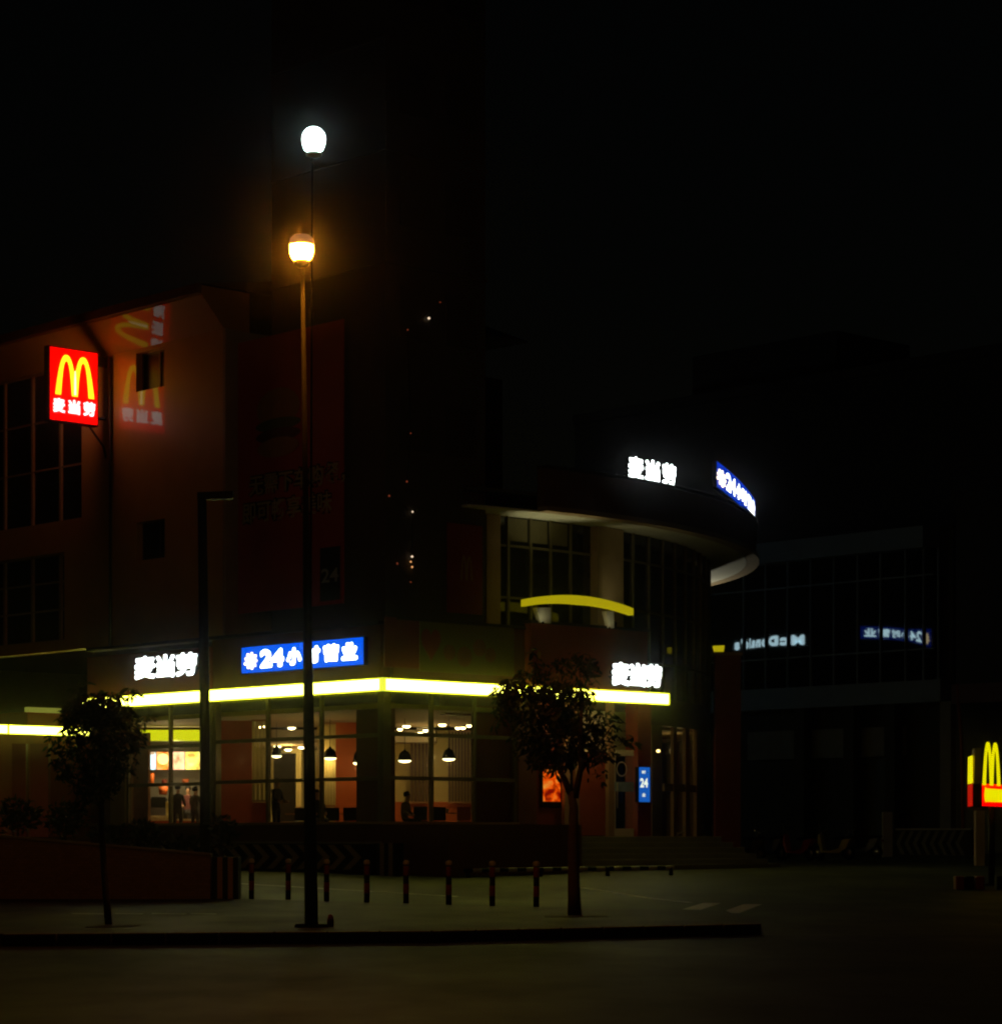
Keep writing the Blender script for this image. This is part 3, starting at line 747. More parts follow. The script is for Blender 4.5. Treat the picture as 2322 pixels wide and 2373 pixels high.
# tall wall posters
def flame(q, fn, pts, z): q.hexa([fn(x, y, 0) for x, y in pts], [fn(x, y, z) for x, y in pts])
pb0, pb1 = Lb(541, .40), Lb(795, .40); pz0, pz1 = Lz(660, 1412, .4), Lz(660, 770, .4)
WP = thing('wall_poster', W(.4, (pb0 + pb1) / 2, pz0), 'tall dark red poster with two lines of outlined characters on the tower', 'poster')
PWd = pb0 - pb1
fnP = lambda x, y, z: W(.40 - z, pb0 - x, pz0 + y)
part('panel', MB().fb(.40, .449, pb1, pb0, pz0, pz1), mat('dark_red_print', (.55, .06, .04), .5, .3, .6), WP)
kw = .030; PHt = pz1 - pz0
lt = MB(); bkq = MB()
def line(s_, p0, p1, ym, hpx):
    x0, x1 = pb0 - Lb(p0, .4), pb0 - Lb(p1, .4); y0 = Lz((p0 + p1) / 2, ym + hpx / 2, .4) - pz0; h_ = hpx / 76
    lt.text(s_, lambda x, y, z: fnP(x, y, z + .006), x1 - x0, h_, .006, .015, x0=x0, y0=y0); 
    bkq.text(s_, lambda x, y, z: fnP(x - .0, y, z * .3 + .001), x1 - x0 + .10, h_ + .1, .008, .085, x0=x0 - .05, y0=y0 - .05)
line('无需下车购餐，', 578, 800, 1110, 50); line('即可畅享美味', 563, 770, 1176, 50)
part('lettering', lt, mat('dull_gold_print', (.55, .45, .2), .6, .2, 3), WP); part('letter_outline', bkq, M['black'], WP)
# burger picture
q = MB(); cxp, cyp = PWd * .42, PHt * .62
def ell(cx_, cy_, rx, ry, n=28, a0=0, a1=2 * math.pi): return [(cx_ + rx * math.cos(a0 + (a1 - a0) * i / n), cy_ + ry * math.sin(a0 + (a1 - a0) * i / n)) for i in range(n)]
for i, (yy, rx, ry, m_) in enumerate(((.95, 1.05, .62, 0), (.45, 1.12, .2, 1), (.12, 1.1, .22, 2), (-.25, 1.02, .3, 0))):
    flame_pts = ell(cxp, cyp + yy, rx, ry); q.m_ = m_
    n0 = len(q.f); flame(q, fnP, flame_pts, .006 + .003 * i)
    for k in range(n0, len(q.f)): q.m[k] = m_
q.build('burger_print', [mat('bun_print', (.42, .22, .06), .6, .3, 3), mat('salad_print', (.10, .16, .04), .6, .3, 3), mat('patty_print', (.12, .05, .03), .6, .3, 3)], WP)
e0, e1 = Lb(742, .39), Lb(788, .39); ez0, ez1 = Lz(765, 1392, .39), Lz(765, 1268, .39)
part('hours_panel', MB().fb(.385, .398, e1, e0, ez0, ez1), M['black'], WP)
part('lettering', MB().text('24', lambda x, y, z: W(.384 - z, e0 - .06 - x, ez0 + .55 + y), e0 - e1 - .12, .42, .004, .02), M['grey'], WP)
rp0, rp1 = Ra(1038, .40), Ra(1118, .40)
WP2 = thing('wall_poster', W((rp0 + rp1) / 2, .4, Rz(1078, 1425, .4)), 'narrow dark red poster with faint yellow arches left of the curved glass', 'poster')
part('panel', MB().fb(rp0, rp1, .40, .449, Rz(1078, 1422, .4), Rz(1078, 1215, .4)), mat('dark_red_print', (.30, .035, .03), .5, .3, .8), WP2)
arches(lambda x, y, z: W(rp0 + .5 + x, .398 - z, Rz(1078, 1345, .4) + y), .5, .75, .004, mat('dull_yellow_print', (.4, .25, .04), .6, .2, 3), 'arch_emblem', WP2)
# lit poster and blue lightbox near the door
fp = thing('lit_poster', W(Ra(1278, .5), .5, Rz(1278, 1868, .5)), 'small glowing orange food poster behind the right tree fork', 'poster')
mp_ = lit('orange_poster_light', (1, .22, .03), .75, .1)
t = mp_.node_tree; tc = t.nodes.new('ShaderNodeTexCoord'); nz = t.nodes.new('ShaderNodeTexNoise'); nz.inputs['Scale'].default_value = 3.2; cr = t.nodes.new('ShaderNodeValToRGB')
cr.color_ramp.elements[0].position = .38; cr.color_ramp.elements[0].color = (.2, .0, .0, 1); cr.color_ramp.elements[1].position = .7; cr.color_ramp.elements[1].color = (1, .45, .05, 1); e_ = cr.color_ramp.elements.new(.5); e_.color = (1, .09, .0, 1)
t.links.new(tc.outputs['Object'], nz.inputs['Vector']); t.links.new(nz.outputs['Fac'], cr.inputs[0]); t.links.new(cr.outputs[0], t.nodes['Principled BSDF'].inputs['Emission Color'])
part('frame', MB().fb(Ra(1256, .5), Ra(1301, .5), .5, .58, Rz(1278, 1872, .5), Rz(1278, 1778, .5)), M['matt_black'], fp)
part('sign_face', MB().fb(Ra(1259, .49), Ra(1298, .49), .48, .497, Rz(1278, 1858, .49), Rz(1278, 1784, .49)), mp_, fp)
bx = thing('door_lightbox', W(Ra(1490, -.2), -.2, Rz(1490, 1858, -.2)), 'upright blue lightbox with white digits fixed on the red pillar by the door', 'sign')
c0, c1 = Ra(1476, -.2), Ra(1502, -.2); cz0, cz1 = Rz(1490, 1860, -.2), Rz(1490, 1778, -.2)
part('box', MB().fb(c0, c1, -.28, -.105, cz0, cz1), M['matt_black'], bx, bevel=.02)
f_ = part('sign_face', MB().fb(c0 + .012, c1 - .012, -.292, -.281, cz0 + .012, cz1 - .012), lit('light_blue_sign', (.01, .13, .6), .7), bx)
fd = lambda x, y, z: W(c0 + x, -.293 - z, cz0 + y)
cw, chh = c1 - c0, cz1 - cz0
MB().text('24', fd, cw * .7, chh * .26, .006, .04, x0=cw * .08, y0=chh * .42).text('时', fd, cw * .32, chh * .1, .006, .03, x0=cw * .25, y0=chh * .8).text('业', fd, cw * .32, chh * .1, .006, .03, x0=cw * .25, y0=chh * .16).build('lettering', lit('pale_letter_light', (.9, 1, .85), 1.0), f_)
# yellow arch beam above the portal
yb = -.62
ya0, ya1 = Ra(1219, yb), Ra(1468, yb)
YA = thing('arch_beam', W((ya0 + ya1) / 2, yb, pzt), 'shallow yellow glowing arch beam standing on the entrance panel', 'sign')
yl = ya1 - ya0
zA, zM_, zE = Rz(1219, 1389, yb), Rz(1320, 1377, yb), Rz(1467, 1410, yb)
q = MB(); n = 24; outer = []; inn = []
for i in range(n + 1):
    t_ = i / n; z_ = (1 - t_) ** 2 * zA + 2 * t_ * (1 - t_) * (2 * Rz(1340, 1380, yb) - .5 * zA - .5 * zE) + t_ ** 2 * zE
    outer.append((yl * t_, z_)); inn.append((yl * t_, z_ - .27 + .06 * abs(2 * t_ - 1)))
q.strip(outer, inn, lambda x, y, z: W(ya0 + x, yb + z, y), .22)
q.build('beam', M['beam'], YA)
for p0_, p1_, yb0 in ((1245, 1278, 1432), (1405, 1424, 1450)):
    q = MB().hexa([W(Ra(p0_ + 9, yb), yb + .02, pzt + .02), W(Ra(p1_, yb), yb + .02, pzt + .02), W(Ra(p1_, yb), yb + .2, pzt + .02), W(Ra(p0_ + 9, yb), yb + .2, pzt + .02)],
                  [W(Ra(p0_, yb), yb + .02, Rz(p0_, 1408 if p0_ < 1300 else 1416, yb)), W(Ra(p1_, yb), yb + .02, Rz(p1_, 1408 if p0_ < 1300 else 1416, yb)), W(Ra(p1_, yb), yb + .2, Rz(p1_, 1408 if p0_ < 1300 else 1416, yb)), W(Ra(p0_, yb), yb + .2, Rz(p0_, 1408 if p0_ < 1300 else 1416, yb))])
    part('bracket', q, M['white'], YA)
yp = thing('arch_beam', Q(1667, 1511, 88.6), 'yellow beam end resting on the dark red gate pier', 'sign')
part('beam', MB().hexa([Q(1657, 1510.5, 88.45), Q(1677, 1510.5, 88.45), Q(1677, 1510.5, 88.45) + V((0, .4, 0)), Q(1657, 1510.5, 88.45) + V((0, .4, 0))],
                       [Q(1653, 1497, 88.45), Q(1679, 1496, 88.45), Q(1679, 1496, 88.45) + V((0, .4, 0)), Q(1653, 1497, 88.45) + V((0, .4, 0))]), M['beam'], yp)
part('bracket', MB().ob(Q(1662, 1511, 88.5), V((.14, 0, 0)), V((0, .2, 0)), V((0, 0, -.02))), M['white'], yp)

# ------------------------------------------------------------------ uplights on the canopy
def uplight(loc, target, watts, label, col=(1, .92, .48), size=70, k=1.0):
    o = thing('floodlight', loc, label, 'lamp', 'floodlights aimed at the canopy underside')
    d_ = (target - loc).normalized()
    part('housing', MB().lathe(loc, [(0, 0), (.09 * k, .0), (.12 * k, .16 * k), (.12 * k, .2 * k)], 12, axis=d_), M['matt_black'], o)
    part('lens', MB().lathe(loc, [(0, .19 * k), (.11 * k, .19 * k)], 12, axis=d_), lit('flood_lens', col, 4), o)
    l = bpy.data.lights.new('flood_beam', 'SPOT'); l.energy = watts; l.color = col; l.spot_size = math.radians(size); l.spot_blend = .8; l.shadow_soft_size = .1
    lo = bpy.data.objects.new('flood_beam', l); COL.objects.link(lo); lo.parent = o; lo.location = d_ * .24 * k
    lo.rotation_euler = d_.to_track_quat('-Z', 'Y').to_euler()
    return o
up1 = W(Ra(1262, .0), .0, pzt + .1); uplight(up1, Q(1300, 1185, 79.5), 110, 'floodlight behind the entrance panel near the left bracket')
up2 = W(Ra(1418, .0), .0, pzt + .1); uplight(up2, Q(1490, 1222, 84), 22, 'floodlight behind the entrance panel near the right bracket')
for px_, lab_ in ((1258, 'tiny floodlight on the panel front lighting the left beam bracket'), (1412, 'tiny floodlight on the panel front lighting the right beam bracket')):
    p_ = W(Ra(px_, -.92), -.92, pzt - .04); uplight(p_, W(Ra(px_ + 6, -.6), -.6, pzt + .35), 2.6, lab_, size=75, k=.3)
def added_lamp(phi, r, z, target, e):  # added unseen lamp behind the drum, brightens the soffit crescent
    p = ring(phi, r, z); o = part('added_soffit_lamp', MB().lathe(p, [(0, -.1), (.1, -.08), (.12, .05), (.1, .1)], 12), M['matt_black'])
    l = bpy.data.lights.new('soffit_fill', 'SPOT'); l.energy = e; l.color = (1, .95, .72); l.spot_size = math.radians(120); l.spot_blend = .9; l.shadow_soft_size = .1
    lo = bpy.data.objects.new('soffit_fill', l); COL.objects.link(lo); lo.parent = o; lo.location = p + V((0, 0, .15)) - V(RB.location)
    lo.rotation_euler = (target - p).to_track_quat('-Z', 'Y').to_euler()
added_lamp(math.radians(22), 20.3, 8.6, ring(math.radians(6), 20.8, 11.5), 420)

# ================================================================== PYLON SIGN (right edge)
PY_ = 67.0; s_ = F / PY_
pl = thing('pylon_sign', T(2298, PY_), 'low yellow double-arch pylon sign with red base at the right edge', 'sign')
part('pole', MB().tube([T(2298, PY_, -.05), Q(2298, 1870, PY_)], .085, 12), M['black'], pl)
part('foot', MB().lathe(T(2298, PY_, -.02), [(0, .06), (.26, .06), (.28, .0)], 14), M['black'], pl)
A0 = Q(2275, 1870, PY_ - .35); A1 = A0 + V((.48, .88, 0)).normalized() * 1.9       # front-right face
E0 = Q(2255, 1870, PY_ - .10); B0 = Q(2244, 1867, PY_ + 1.5)
zr0, zr1, za1 = A0.z, CAMZ + (HZ - 1817) / F * PY_, CAMZ + (HZ - 1729) / F * PY_
foot = [A0, A1, V((A1.x, A1.y + 1.6, 0)), B0, E0]
part('red_box', MB().hexa([V((p.x, p.y, zr0)) for p in foot], [V((p.x, p.y, zr1)) for p in foot]), M['matt_black'], pl)
ud = (A1 - A0).normalized(); nd = V((ud.y, -ud.x, 0)); 
if nd.y > 0: nd = -nd
fnA = lambda x, y, z: V((A0.x, A0.y, zr0)) + ud * x + nd * (z + .004) + UP * y
wA = (A1 - A0).length
part('sign_face', MB().hexa([fnA(0.01, .02, 0), fnA(wA, .02, 0), fnA(wA, zr1 - zr0, 0), fnA(.01, zr1 - zr0, 0)], [fnA(.01, .02, .01), fnA(wA, .02, .01), fnA(wA, zr1 - zr0, .01), fnA(.01, zr1 - zr0, .01)]), M['red_glow'], pl)
q = MB(); n = 10; hh = zr1 - zr0
rr = [(.14 + .06 * (1 - math.cos(math.pi / 2 * k / n)), .12) for k in range(2)]
cap = [(wA - .05, hh * .22), (wA - .05, hh * .78), (.34, hh * .80), (.24, hh * .86), (.20, hh * .7), (.16, hh * .5), (.20, hh * .3), (.26, hh * .2), (.36, hh * .22)]
part('yellow_caption', MB().hexa([fnA(x, y, .012) for x, y in cap], [fnA(x, y, .02) for x, y in cap]), M['arch_lime'], pl)
fnA2 = lambda x, y, z: fnA(x - .02, y + hh - .04, z + .02)
arches(fnA2, 1.42, za1 - zr1 + .14, .03, M['arch_lime'], 'arch_emblem', pl)
q = MB().hexa([V((p.x, p.y, zr1 + .002)) for p in (E0 + V((.02, 0, 0)), A0 + V((-.01, .03, 0)), A0 + V((0, .6, 0)), E0 + V((.05, .6, 0)))], [V((p.x, p.y, za1 - .06)) for p in (E0 + V((.05, 0, 0)), A0 + V((.01, .03, 0)), A0 + V((.02, .6, 0)), E0 + V((.08, .6, 0)))])
part('edge_panel', q, M['brown'], pl)
ue = (B0 - E0); ue = V((ue.x, ue.y, 0)); ne = V((ue.y, -ue.x, 0)).normalized()
if ne.x > 0: ne = -ne
fnE = lambda x, y, z: V((E0.x, E0.y, 0)) + ue * x + ne * (z + .004) + UP * y
def side_face(name, m_, y0, y1, taper, x1=1.0):
    pts = [(.02, y0), (x1, y0), (x1 - taper, y1), (.02, y1)]
    part(name, MB().hexa([fnE(x, y, 0) for x, y in pts], [fnE(x, y, .015) for x, y in pts]), m_, pl)
side_face('red_side', lit('red_side_light', (1, 0, 0), .35), zr0 + .02, zr1, 0)
side_face('arch_side', M['arch_lime'], zr1 + .02, za1 - .25, .1)
# striped kerb blocks round its base
for i, (p0_, p1_) in enumerate(((2215, 2235), (2238, 2258), (2262, 2282), (2310, 2330))):
    q = MB(); p, r = T(p0_, 64.5), T(p1_, 64.5)
    q.box(p.x, r.x, 64.5, 64.85, p.z - .02, p.z + .34, 0)
    o = q.build('barrier_block', [M['red_paint'] if i % 2 == 0 else M['black']], bevel=.03)
    tag(o, ['weathered red barrier block, leftmost at the pylon foot', 'black barrier block beside the leftmost red one at the pylon foot', 'red barrier block just left of the pylon pole', 'black barrier block right of the pylon pole, cut by the frame'][i], 'barrier', 'barrier blocks round the pylon foot')
o = MB().box(T(2262, 84).x, T(2282, 84).x, 84, 84.4, zt(84) - .02, 2.45).build('gate_post', M['tan'])
tag(o, 'olive square gate post behind the pylon sign', 'post')

# ================================================================== STREET LAMPS
def lamp(name, label, base, lean_top, r0, r1, head, hr, hz, colr, strength, pole_m, kind):
    o = thing(name, base, label, 'street lamp', 'globe street lamps')
    pts = [base.lerp(lean_top, t_) for t_ in (0, .02, .3, .45, .68, 1)]
    part('pole', MB().tube(pts, [r0, r0, r0 * .8, r0 * .66, max(r1, r0 * .40), r1], 14), pole_m, o)
    part('base_plate', MB().lathe(base, [(0, .05), (r0 * 2.4, .05), (r0 * 2.5, 0)], 16), M['matt_black'], o)
    bz = lean_top.z
    c = V((head.x, head.y, bz))
    part('collar', MB().lathe(c, [(0, -.03), (r1 * 1.3, -.03), (hr * .66, .02), (hr * .7, .07), (hr * .55, .10)], 18), M['pole'] if kind == 'amber' else M['white'], o)
    if kind == 'amber':
        prof = [(hr * .5, .09), (hr * .78, .12), (hr * .97, .19), (hr * 1.02, .26), (hr * .98, .33), (hr * .8, .39), (hr * .45, .425), (0, .43)]
        g = part('globe', MB().lathe(c, prof, 24), lit('amber_lamp_light', colr, strength), o)
        part('lid', MB().lathe(c, [(hr * 1.04, .33), (hr * 1.07, .37), (hr * .98, .44), (hr * .7, .49), (0, .51)], 24), mat('lamp_lid_plastic', (.8, .7, .6), .5, 0, emit=(.5, .24, .08), es=.45), o)
    else:
        prof = [(hr * .55, .12), (hr * .78, .17), (hr * .92, .30), (hr, .46), (hr * .9, .62), (hr * .62, .74), (hr * .3, .79), (0, .80)]
        prof = [(r_, .02 + z_ * hz / .8) for r_, z_ in prof]
        part('globe', MB().lathe(c, prof, 24), lit('white_lamp_light', colr, strength), o)
    return o
ab = G(722, 2150, .172)
at_ = Q(701, 617, ab.y)
lamp('street_lamp', 'slim street lamp with glowing amber globe on the kerbside pavement', ab, at_, .108, .032, V((Q(699, 600, ab.y).x, ab.y, 0)), .185, .4, (1, .30, .015), 330, M['pole'], 'amber')
wY = 60.0
lamp('street_lamp', 'very tall street lamp with a glaring white globe high over the roofs', T(717, wY), Q(724, 362, wY), .04, .022, V((Q(727, 362, wY).x, wY, 0)), .275, .66, (.72, 1, .93), 17, M['darkpole'], 'white')
# dark post with side arm
cpY = 60.8
cp = thing('arm_post', T(474, cpY), 'thick black post with a short side arm rising from the planter', 'post')
part('pole', MB().tube([T(476, cpY, -.1), Q(474, 1600, cpY), Q(468, 1146, cpY)], [.125, .12, .105], 12), M['black'], cp)
part('arm', MB().ob(Q(457, 1158, cpY - .1), V((.84, 0, .03)), V((0, .2, 0)), V((0, 0, .18))), M['black'], cp)
# ================================================================== TREES
def leaves(q, c, rad, n, ln, droop=.5):
    for _ in range(n):
        while True:
            u = V((rnd.uniform(-1, 1), rnd.uniform(-1, 1), rnd.uniform(-1, 1)))
            if u.length < 1: break
        u = u * (.55 + .45 * rnd.random()) if rnd.random() < .4 else u
        p = V((c.x + u.x * rad[0], c.y + u.y * rad[1], c.z + u.z * rad[2]))
        d_ = V((rnd.uniform(-1, 1), rnd.uniform(-1, 1), -droop + rnd.uniform(-.6, .5))).normalized()
        sd = d_.cross(V((rnd.uniform(-1, 1), rnd.uniform(-1, 1), rnd.uniform(-1, 1)))).normalized()
        l = ln * rnd.choice((.5, .8, 1, 1.2, 1.6)) * rnd.uniform(.8, 1.2); w = l * .17
        q.add([p, p + d_ * l * .35 + sd * w, p + d_ * l * .7 + sd * w * .8, p + d_ * l, p + d_ * l * .7 - sd * w * .8, p + d_ * l * .35 - sd * w], [[0, 1, 2, 3, 4, 5]])
def tree(label, trunk_px, Y, r0, limbs, blobs, ln, k):
    base = trunk_px[0]
    o = thing('street_tree', Q(*base, Y), label, 'tree', 'young street trees')
    pts = [Q(x, y, Y) for x, y in trunk_px]
    part('trunk', MB().tube([pts[0] + V((0, 0, -.04))] + pts[1:], [r0 * (1 - .5 * i / (len(pts) - 1)) for i in range(len(pts))], 10), M['trunk'], o)
    for lm in limbs:
        lp = [Q(x, y, Y + dy) for x, y, dy in lm[1]]
        part('branch', MB().tube(lp, [lm[0] * (1 - .7 * i / (len(lp) - 1)) for i in range(len(lp))], 7), M['trunk'], o)
    q = MB(); s1 = Y / F
    for x, y, rx, ry, n_ in blobs: leaves(q, Q(x, y, Y + rnd.uniform(-.2, .2)), (rx * s1, rx * s1 * .9, ry * s1), int(n_ * k), ln)
    xs = [b_[0] for b_ in blobs]; ys = [b_[1] for b_ in blobs]
    mx_, my_ = sum(xs) / len(xs), sum(ys) / len(ys); wx, wy = (max(xs) - min(xs)) / 2 + 14, (max(ys) - min(ys)) / 2 + 12
    for i in range(26):                                      # loose sprays that break the outline
        t_ = rnd.uniform(0, 2 * math.pi); e_ = rnd.uniform(.78, 1.12)
        px_, py_ = mx_ + wx * e_ * math.cos(t_), my_ + wy * e_ * math.sin(t_)
        if px_ > 1365 and py_ < 1650: continue
        leaves(q, Q(px_, py_, Y + rnd.uniform(-.4, .4)), (.16, .16, .10), rnd.randint(9, 26), ln * 1.15)
    part('crown', q, M['leaf'], o)
    return o
lY = F * (CAMZ - .172) / (2143 - HZ)
tree('thin leaning young tree in front of the brick planter at left', [(252, 2143), (246, 2080), (238, 1960), (234, 1870), (236, 1780), (240, 1700)], lY, .062,
     [(.03, [(234, 1870, 0), (205, 1800, .1), (180, 1720, .1)]), (.03, [(235, 1850, 0), (265, 1760, -.1), (290, 1690, 0)]), (.025, [(237, 1800, 0), (240, 1700, .1), (215, 1650, 0)]), (.022, [(250, 1800, 0), (290, 1740, .1), (318, 1725, 0)])],
     [(232, 1618, 58, 20, 250), (238, 1640, 62, 30, 300), (205, 1648, 40, 26, 170), (280, 1655, 34, 26, 120), (150, 1660, 16, 30, 60), (322, 1700, 18, 24, 50), (225, 1690, 60, 60, 560), (185, 1665, 42, 42, 260), (260, 1660, 55, 42, 330), (175, 1735, 34, 55, 240), (235, 1760, 52, 62, 460), (285, 1715, 40, 42, 230), (312, 1725, 28, 20, 90), (205, 1815, 46, 48, 240), (255, 1810, 30, 45, 130), (225, 1630, 50, 18, 90), (152, 1690, 18, 25, 50), (275, 1780, 22, 30, 60), (185, 1860, 25, 28, 50)], .10, 1.15)
rY = F * (CAMZ - .172) / (2122 - HZ)
tree('larger forked young tree in front of the entrance steps', [(1332, 2122), (1330, 2060), (1328, 1940), (1330, 1870), (1322, 1835)], rY, .13,
     [(.07, [(1327, 1850, 0), (1300, 1790, 0), (1268, 1730, .2), (1240, 1660, .2)]), (.07, [(1332, 1850, 0), (1346, 1780, 0), (1345, 1690, -.2), (1350, 1600, 0)]), (.035, [(1340, 1800, 0), (1385, 1730, .1), (1420, 1680, 0)]), (.03, [(1280, 1750, 0), (1230, 1690, -.2), (1190, 1640, 0)]), (.03, [(1346, 1700, 0), (1310, 1640, .1), (1290, 1580, 0)])],
     [(1195, 1602, 58, 24, 330), (1285, 1602, 66, 22, 300), (1345, 1615, 40, 20, 120), (1275, 1690, 85, 70, 900), (1330, 1660, 75, 60, 600), (1215, 1640, 78, 42, 430), (1295, 1610, 85, 36, 300), (1255, 1570, 70, 38, 170), (1345, 1570, 50, 45, 120), (1375, 1700, 50, 42, 260), (1410, 1680, 32, 36, 110), (1180, 1620, 42, 25, 150), (1280, 1760, 62, 40, 420), (1350, 1750, 52, 36, 260), (1400, 1740, 34, 26, 80), (1228, 1720, 45, 50, 240), (1440, 1712, 18, 14, 26), (1330, 1535, 60, 26, 60), (1368, 1545, 26, 24, 60), (1385, 1800, 30, 25, 20), (1160, 1610, 20, 14, 30)], .115, .98)
for px, py, w in ((262, 2147, 105), (1335, 2124, 145), (726, 2153, 60)):
    b = MB(); c = G(px, py, .176); k = c.y / F
    b.box(c.x - w * k / 2, c.x + w * k / 2, c.y - .5, c.y + .55, .1721, .178)
    struct(b.build('tree_pit_soil', mat('soil', (.05, .033, .02), .95, .5, 8)))
o = MB().lathe(G(766, 2148, .172), [(0, 0), (.05, 0), (.055, .1), (.04, .18), (0, .2)], 10).build('litter_cup', M['red_paint'])
tag(o, 'crumpled red paper cup lying beside the amber lamp base', 'litter')
def shrub(label, c, rad, n, ln, name='shrub'):
    q = MB(); leaves(q, c, rad, n, ln, -.4)
    o = thing(name, V((c.x, c.y, c.z - rad[2])), label, 'shrub', 'shrubs in the planter')
    part('foliage', q, M['shrub'], o)
    b_ = V((c.x, c.y, c.z - rad[2] * 1.2))
    part('stem', MB().tube([b_, V((c.x + .05, c.y, c.z))], [.04, .015], 6).tube([b_, V((c.x - rad[0] * .5, c.y, c.z + .1))], [.03, .01], 6), M['trunk'], o)
for px, py, rx, ry, n_, lab in ((40, 1895, 60, 48, 420, 'dense dark shrub at the left frame edge in the planter'), (150, 1905, 65, 45, 420, 'broad dark shrub between frame edge and thin tree'), (335, 1935, 40, 38, 300, 'round dark shrub under the counter window'), (515, 1935, 42, 46, 340, 'spiky dark shrub right of the black arm post'), (250, 1938, 45, 24, 240, 'low dark shrub behind the thin tree trunk'), (420, 1958, 50, 18, 220, 'low trailing shrub just left of the black arm post')):
    c = Q(px, py, 60.9); shrub(lab, c, (rx * .0101, .35, ry * .0101), n_, .16)

# ================================================================== PLANTER WALL, BOLLARDS, BARRIERS
wp = thing('planter_wall', V((-8, 59.35, .17)), 'long red brown brick planter wall with sloping top at left', 'wall')
x0, x1 = Q(-80, 0, 59.4).x, Q(488, 0, 59.4).x
zl, zr_ = CAMZ + (HZ - 1934) / F * 59.4, CAMZ + (HZ - 1983) / F * 59.4
q = MB().hexa([V((x0, 59.4, .1)), V((x1, 59.4, .1)), V((x1, 59.75, .1)), V((x0, 59.75, .1))], [V((x0, 59.4, zl)), V((x1, 59.4, zr_)), V((x1, 59.75, zr_)), V((x0, 59.75, zl))])
part('brickwork', q, M['brick'], wp)
q = MB().hexa([V((x0, 59.34, zl + .003)), V((x1, 59.34, zr_ + .003)), V((x1, 59.8, zr_ + .003)), V((x0, 59.8, zl + .003))], [V((x0, 59.34, zl + .05)), V((x1, 59.34, zr_ + .05)), V((x1, 59.8, zr_ + .05)), V((x0, 59.8, zl + .05))])
part('coping', q, M['concrete'], wp)
struct(MB().hexa([V((x0, 59.76, .1)), V((x1 + .3, 59.76, .1)), V((x1 + .3, 63, .1)), V((x0, 63, .1))], [V((x0, 59.76, zl - .35)), V((x1 + .3, 59.76, .95)), V((x1 + .3, 63, .95)), V((x0, 63, zl - .35))]).build('planter_soil', mat('planter_soil', (.04, .03, .02), .95, .4, 6)))
sp = MB(); e0, e1 = Q(491, 0, 59.3).x, Q(550, 0, 59.3).x; n = 5
for i in range(n):
    sp.box(e0 + (e1 - e0) * i / n, e0 + (e1 - e0) * (i + 1) / n - .002, 59.35 + .03 * i, 60.2, .1, CAMZ + (HZ - 1987) / F * 59.4, i % 2)
o = sp.build('striped_pillar', [M['black'], M['tan']])
tag(o, 'black and tan striped end block of the brick planter', 'pillar')
# bollards
bx0 = G(583, 2084, .172)
bo = thing('bollard', bx0, '', 'bollard', 'red and black striped bollards')
hB_ = .93
part('post', MB().tube([bx0 + V((0, 0, -.02)), bx0 + V((0, 0, hB_ - .08))], .062, 12), M['black'], bo)
for z0, z1 in ((.2, .42), (.60, .80)): part('red_band', MB().lathe(bx0, [(.0625, z0), (.064, z0 + .003), (.064, z1 - .003), (.0625, z1)], 14), M['red_paint'], bo)
part('cap', MB().lathe(bx0, [(.064, hB_ - .1), (.075, hB_ - .07), (.066, hB_ - .02), (.03, hB_), (0, hB_)], 14), M['white_paint'], bo)
labs = ['striped bollard nearest the brick planter', 'striped bollard between the planter end and the amber lamp post', 'striped bollard hard against the right side of the lamp post', 'striped bollard in front of the striped low wall end', 'striped bollard in front of the dark corner plinth', 'striped bollard with pale cap before the cheek wall, third from the forked tree', 'striped bollard second from the forked tree', 'striped bollard closest to the forked tree']
bp = [(583, 2084), (668, 2084), (757, 2089), (850, 2092), (941, 2094), (1040, 2097), (1141, 2100), (1243, 2102)]
for i, (px, py) in enumerate(bp):
    if i == 0: bo['label'] = labs[0]
    else: dup(bo, G(px, py, .172), labs[i])
# chevron painted low wall along the left side
def chevrons(p, q_, z0, z1, n, flip, label, th=.25):
    d_ = V((q_.x - p.x, q_.y - p.y, 0)); L_ = d_.length; d_.normalize(); nn = V((d_.y, -d_.x, 0))
    if nn.y > 0: nn = -nn
    o = thing('low_wall', V((p.x, p.y, z0)).lerp(V((q_.x, q_.y, z0)), .5), label, 'wall')
    part('wall', MB().wall(p, q_, th, z0, z1), M['black'], o)
    g = MB(); s_ = L_ / n; zm = (z0 + z1) / 2; sk = (s_ * .75) * (-1 if flip else 1)
    f = lambda x, z: V((p.x, p.y, 0)) + d_ * x + nn * .004 + UP * z
    za, zb = max(z0, PZ + .05) + .02, z1 - .03; zm = (za + zb) / 2
    for i in range(n):
        x = s_ * i; w = s_ * .45
        if flip: x += s_ * .8
        if not (0 <= x + min(sk, 0) and x + w + max(sk, 0) <= L_): continue
        g.poly([f(x, zb), f(x + w, zb), f(x + w + sk, zm), f(x + sk, zm)]); g.poly([f(x, za), f(x + sk, zm), f(x + w + sk, zm), f(x + w, za)])
    part('chevron_stripes', g, M['darkframe'] if flip else M['tan'], o)
    part('coping', MB().wall(p - nn * -.03, q_ - nn * -.03, th + .06, z1 + .002, z1 + .06), M['concrete'], o)
chevrons(W(-1.15, Lb(300, -1.15), 0), W(-1.15, Lb(868, -1.15), 0), PZ - .2, 1.40, 17, False, 'low wall with painted chevron stripes along the left facade')
o = MB()
for i in range(5): o.wall(W(-1.15, Lb(870 + i * 10, -1.15), 0), W(-1.15, Lb(879.5 + i * 10, -1.15), 0), .25, PZ - .2, 1.42, i % 2)
tag(o.build('striped_pillar', [M['black'], M['tan']]), 'upright-striped end of the low wall under the building corner', 'pillar')
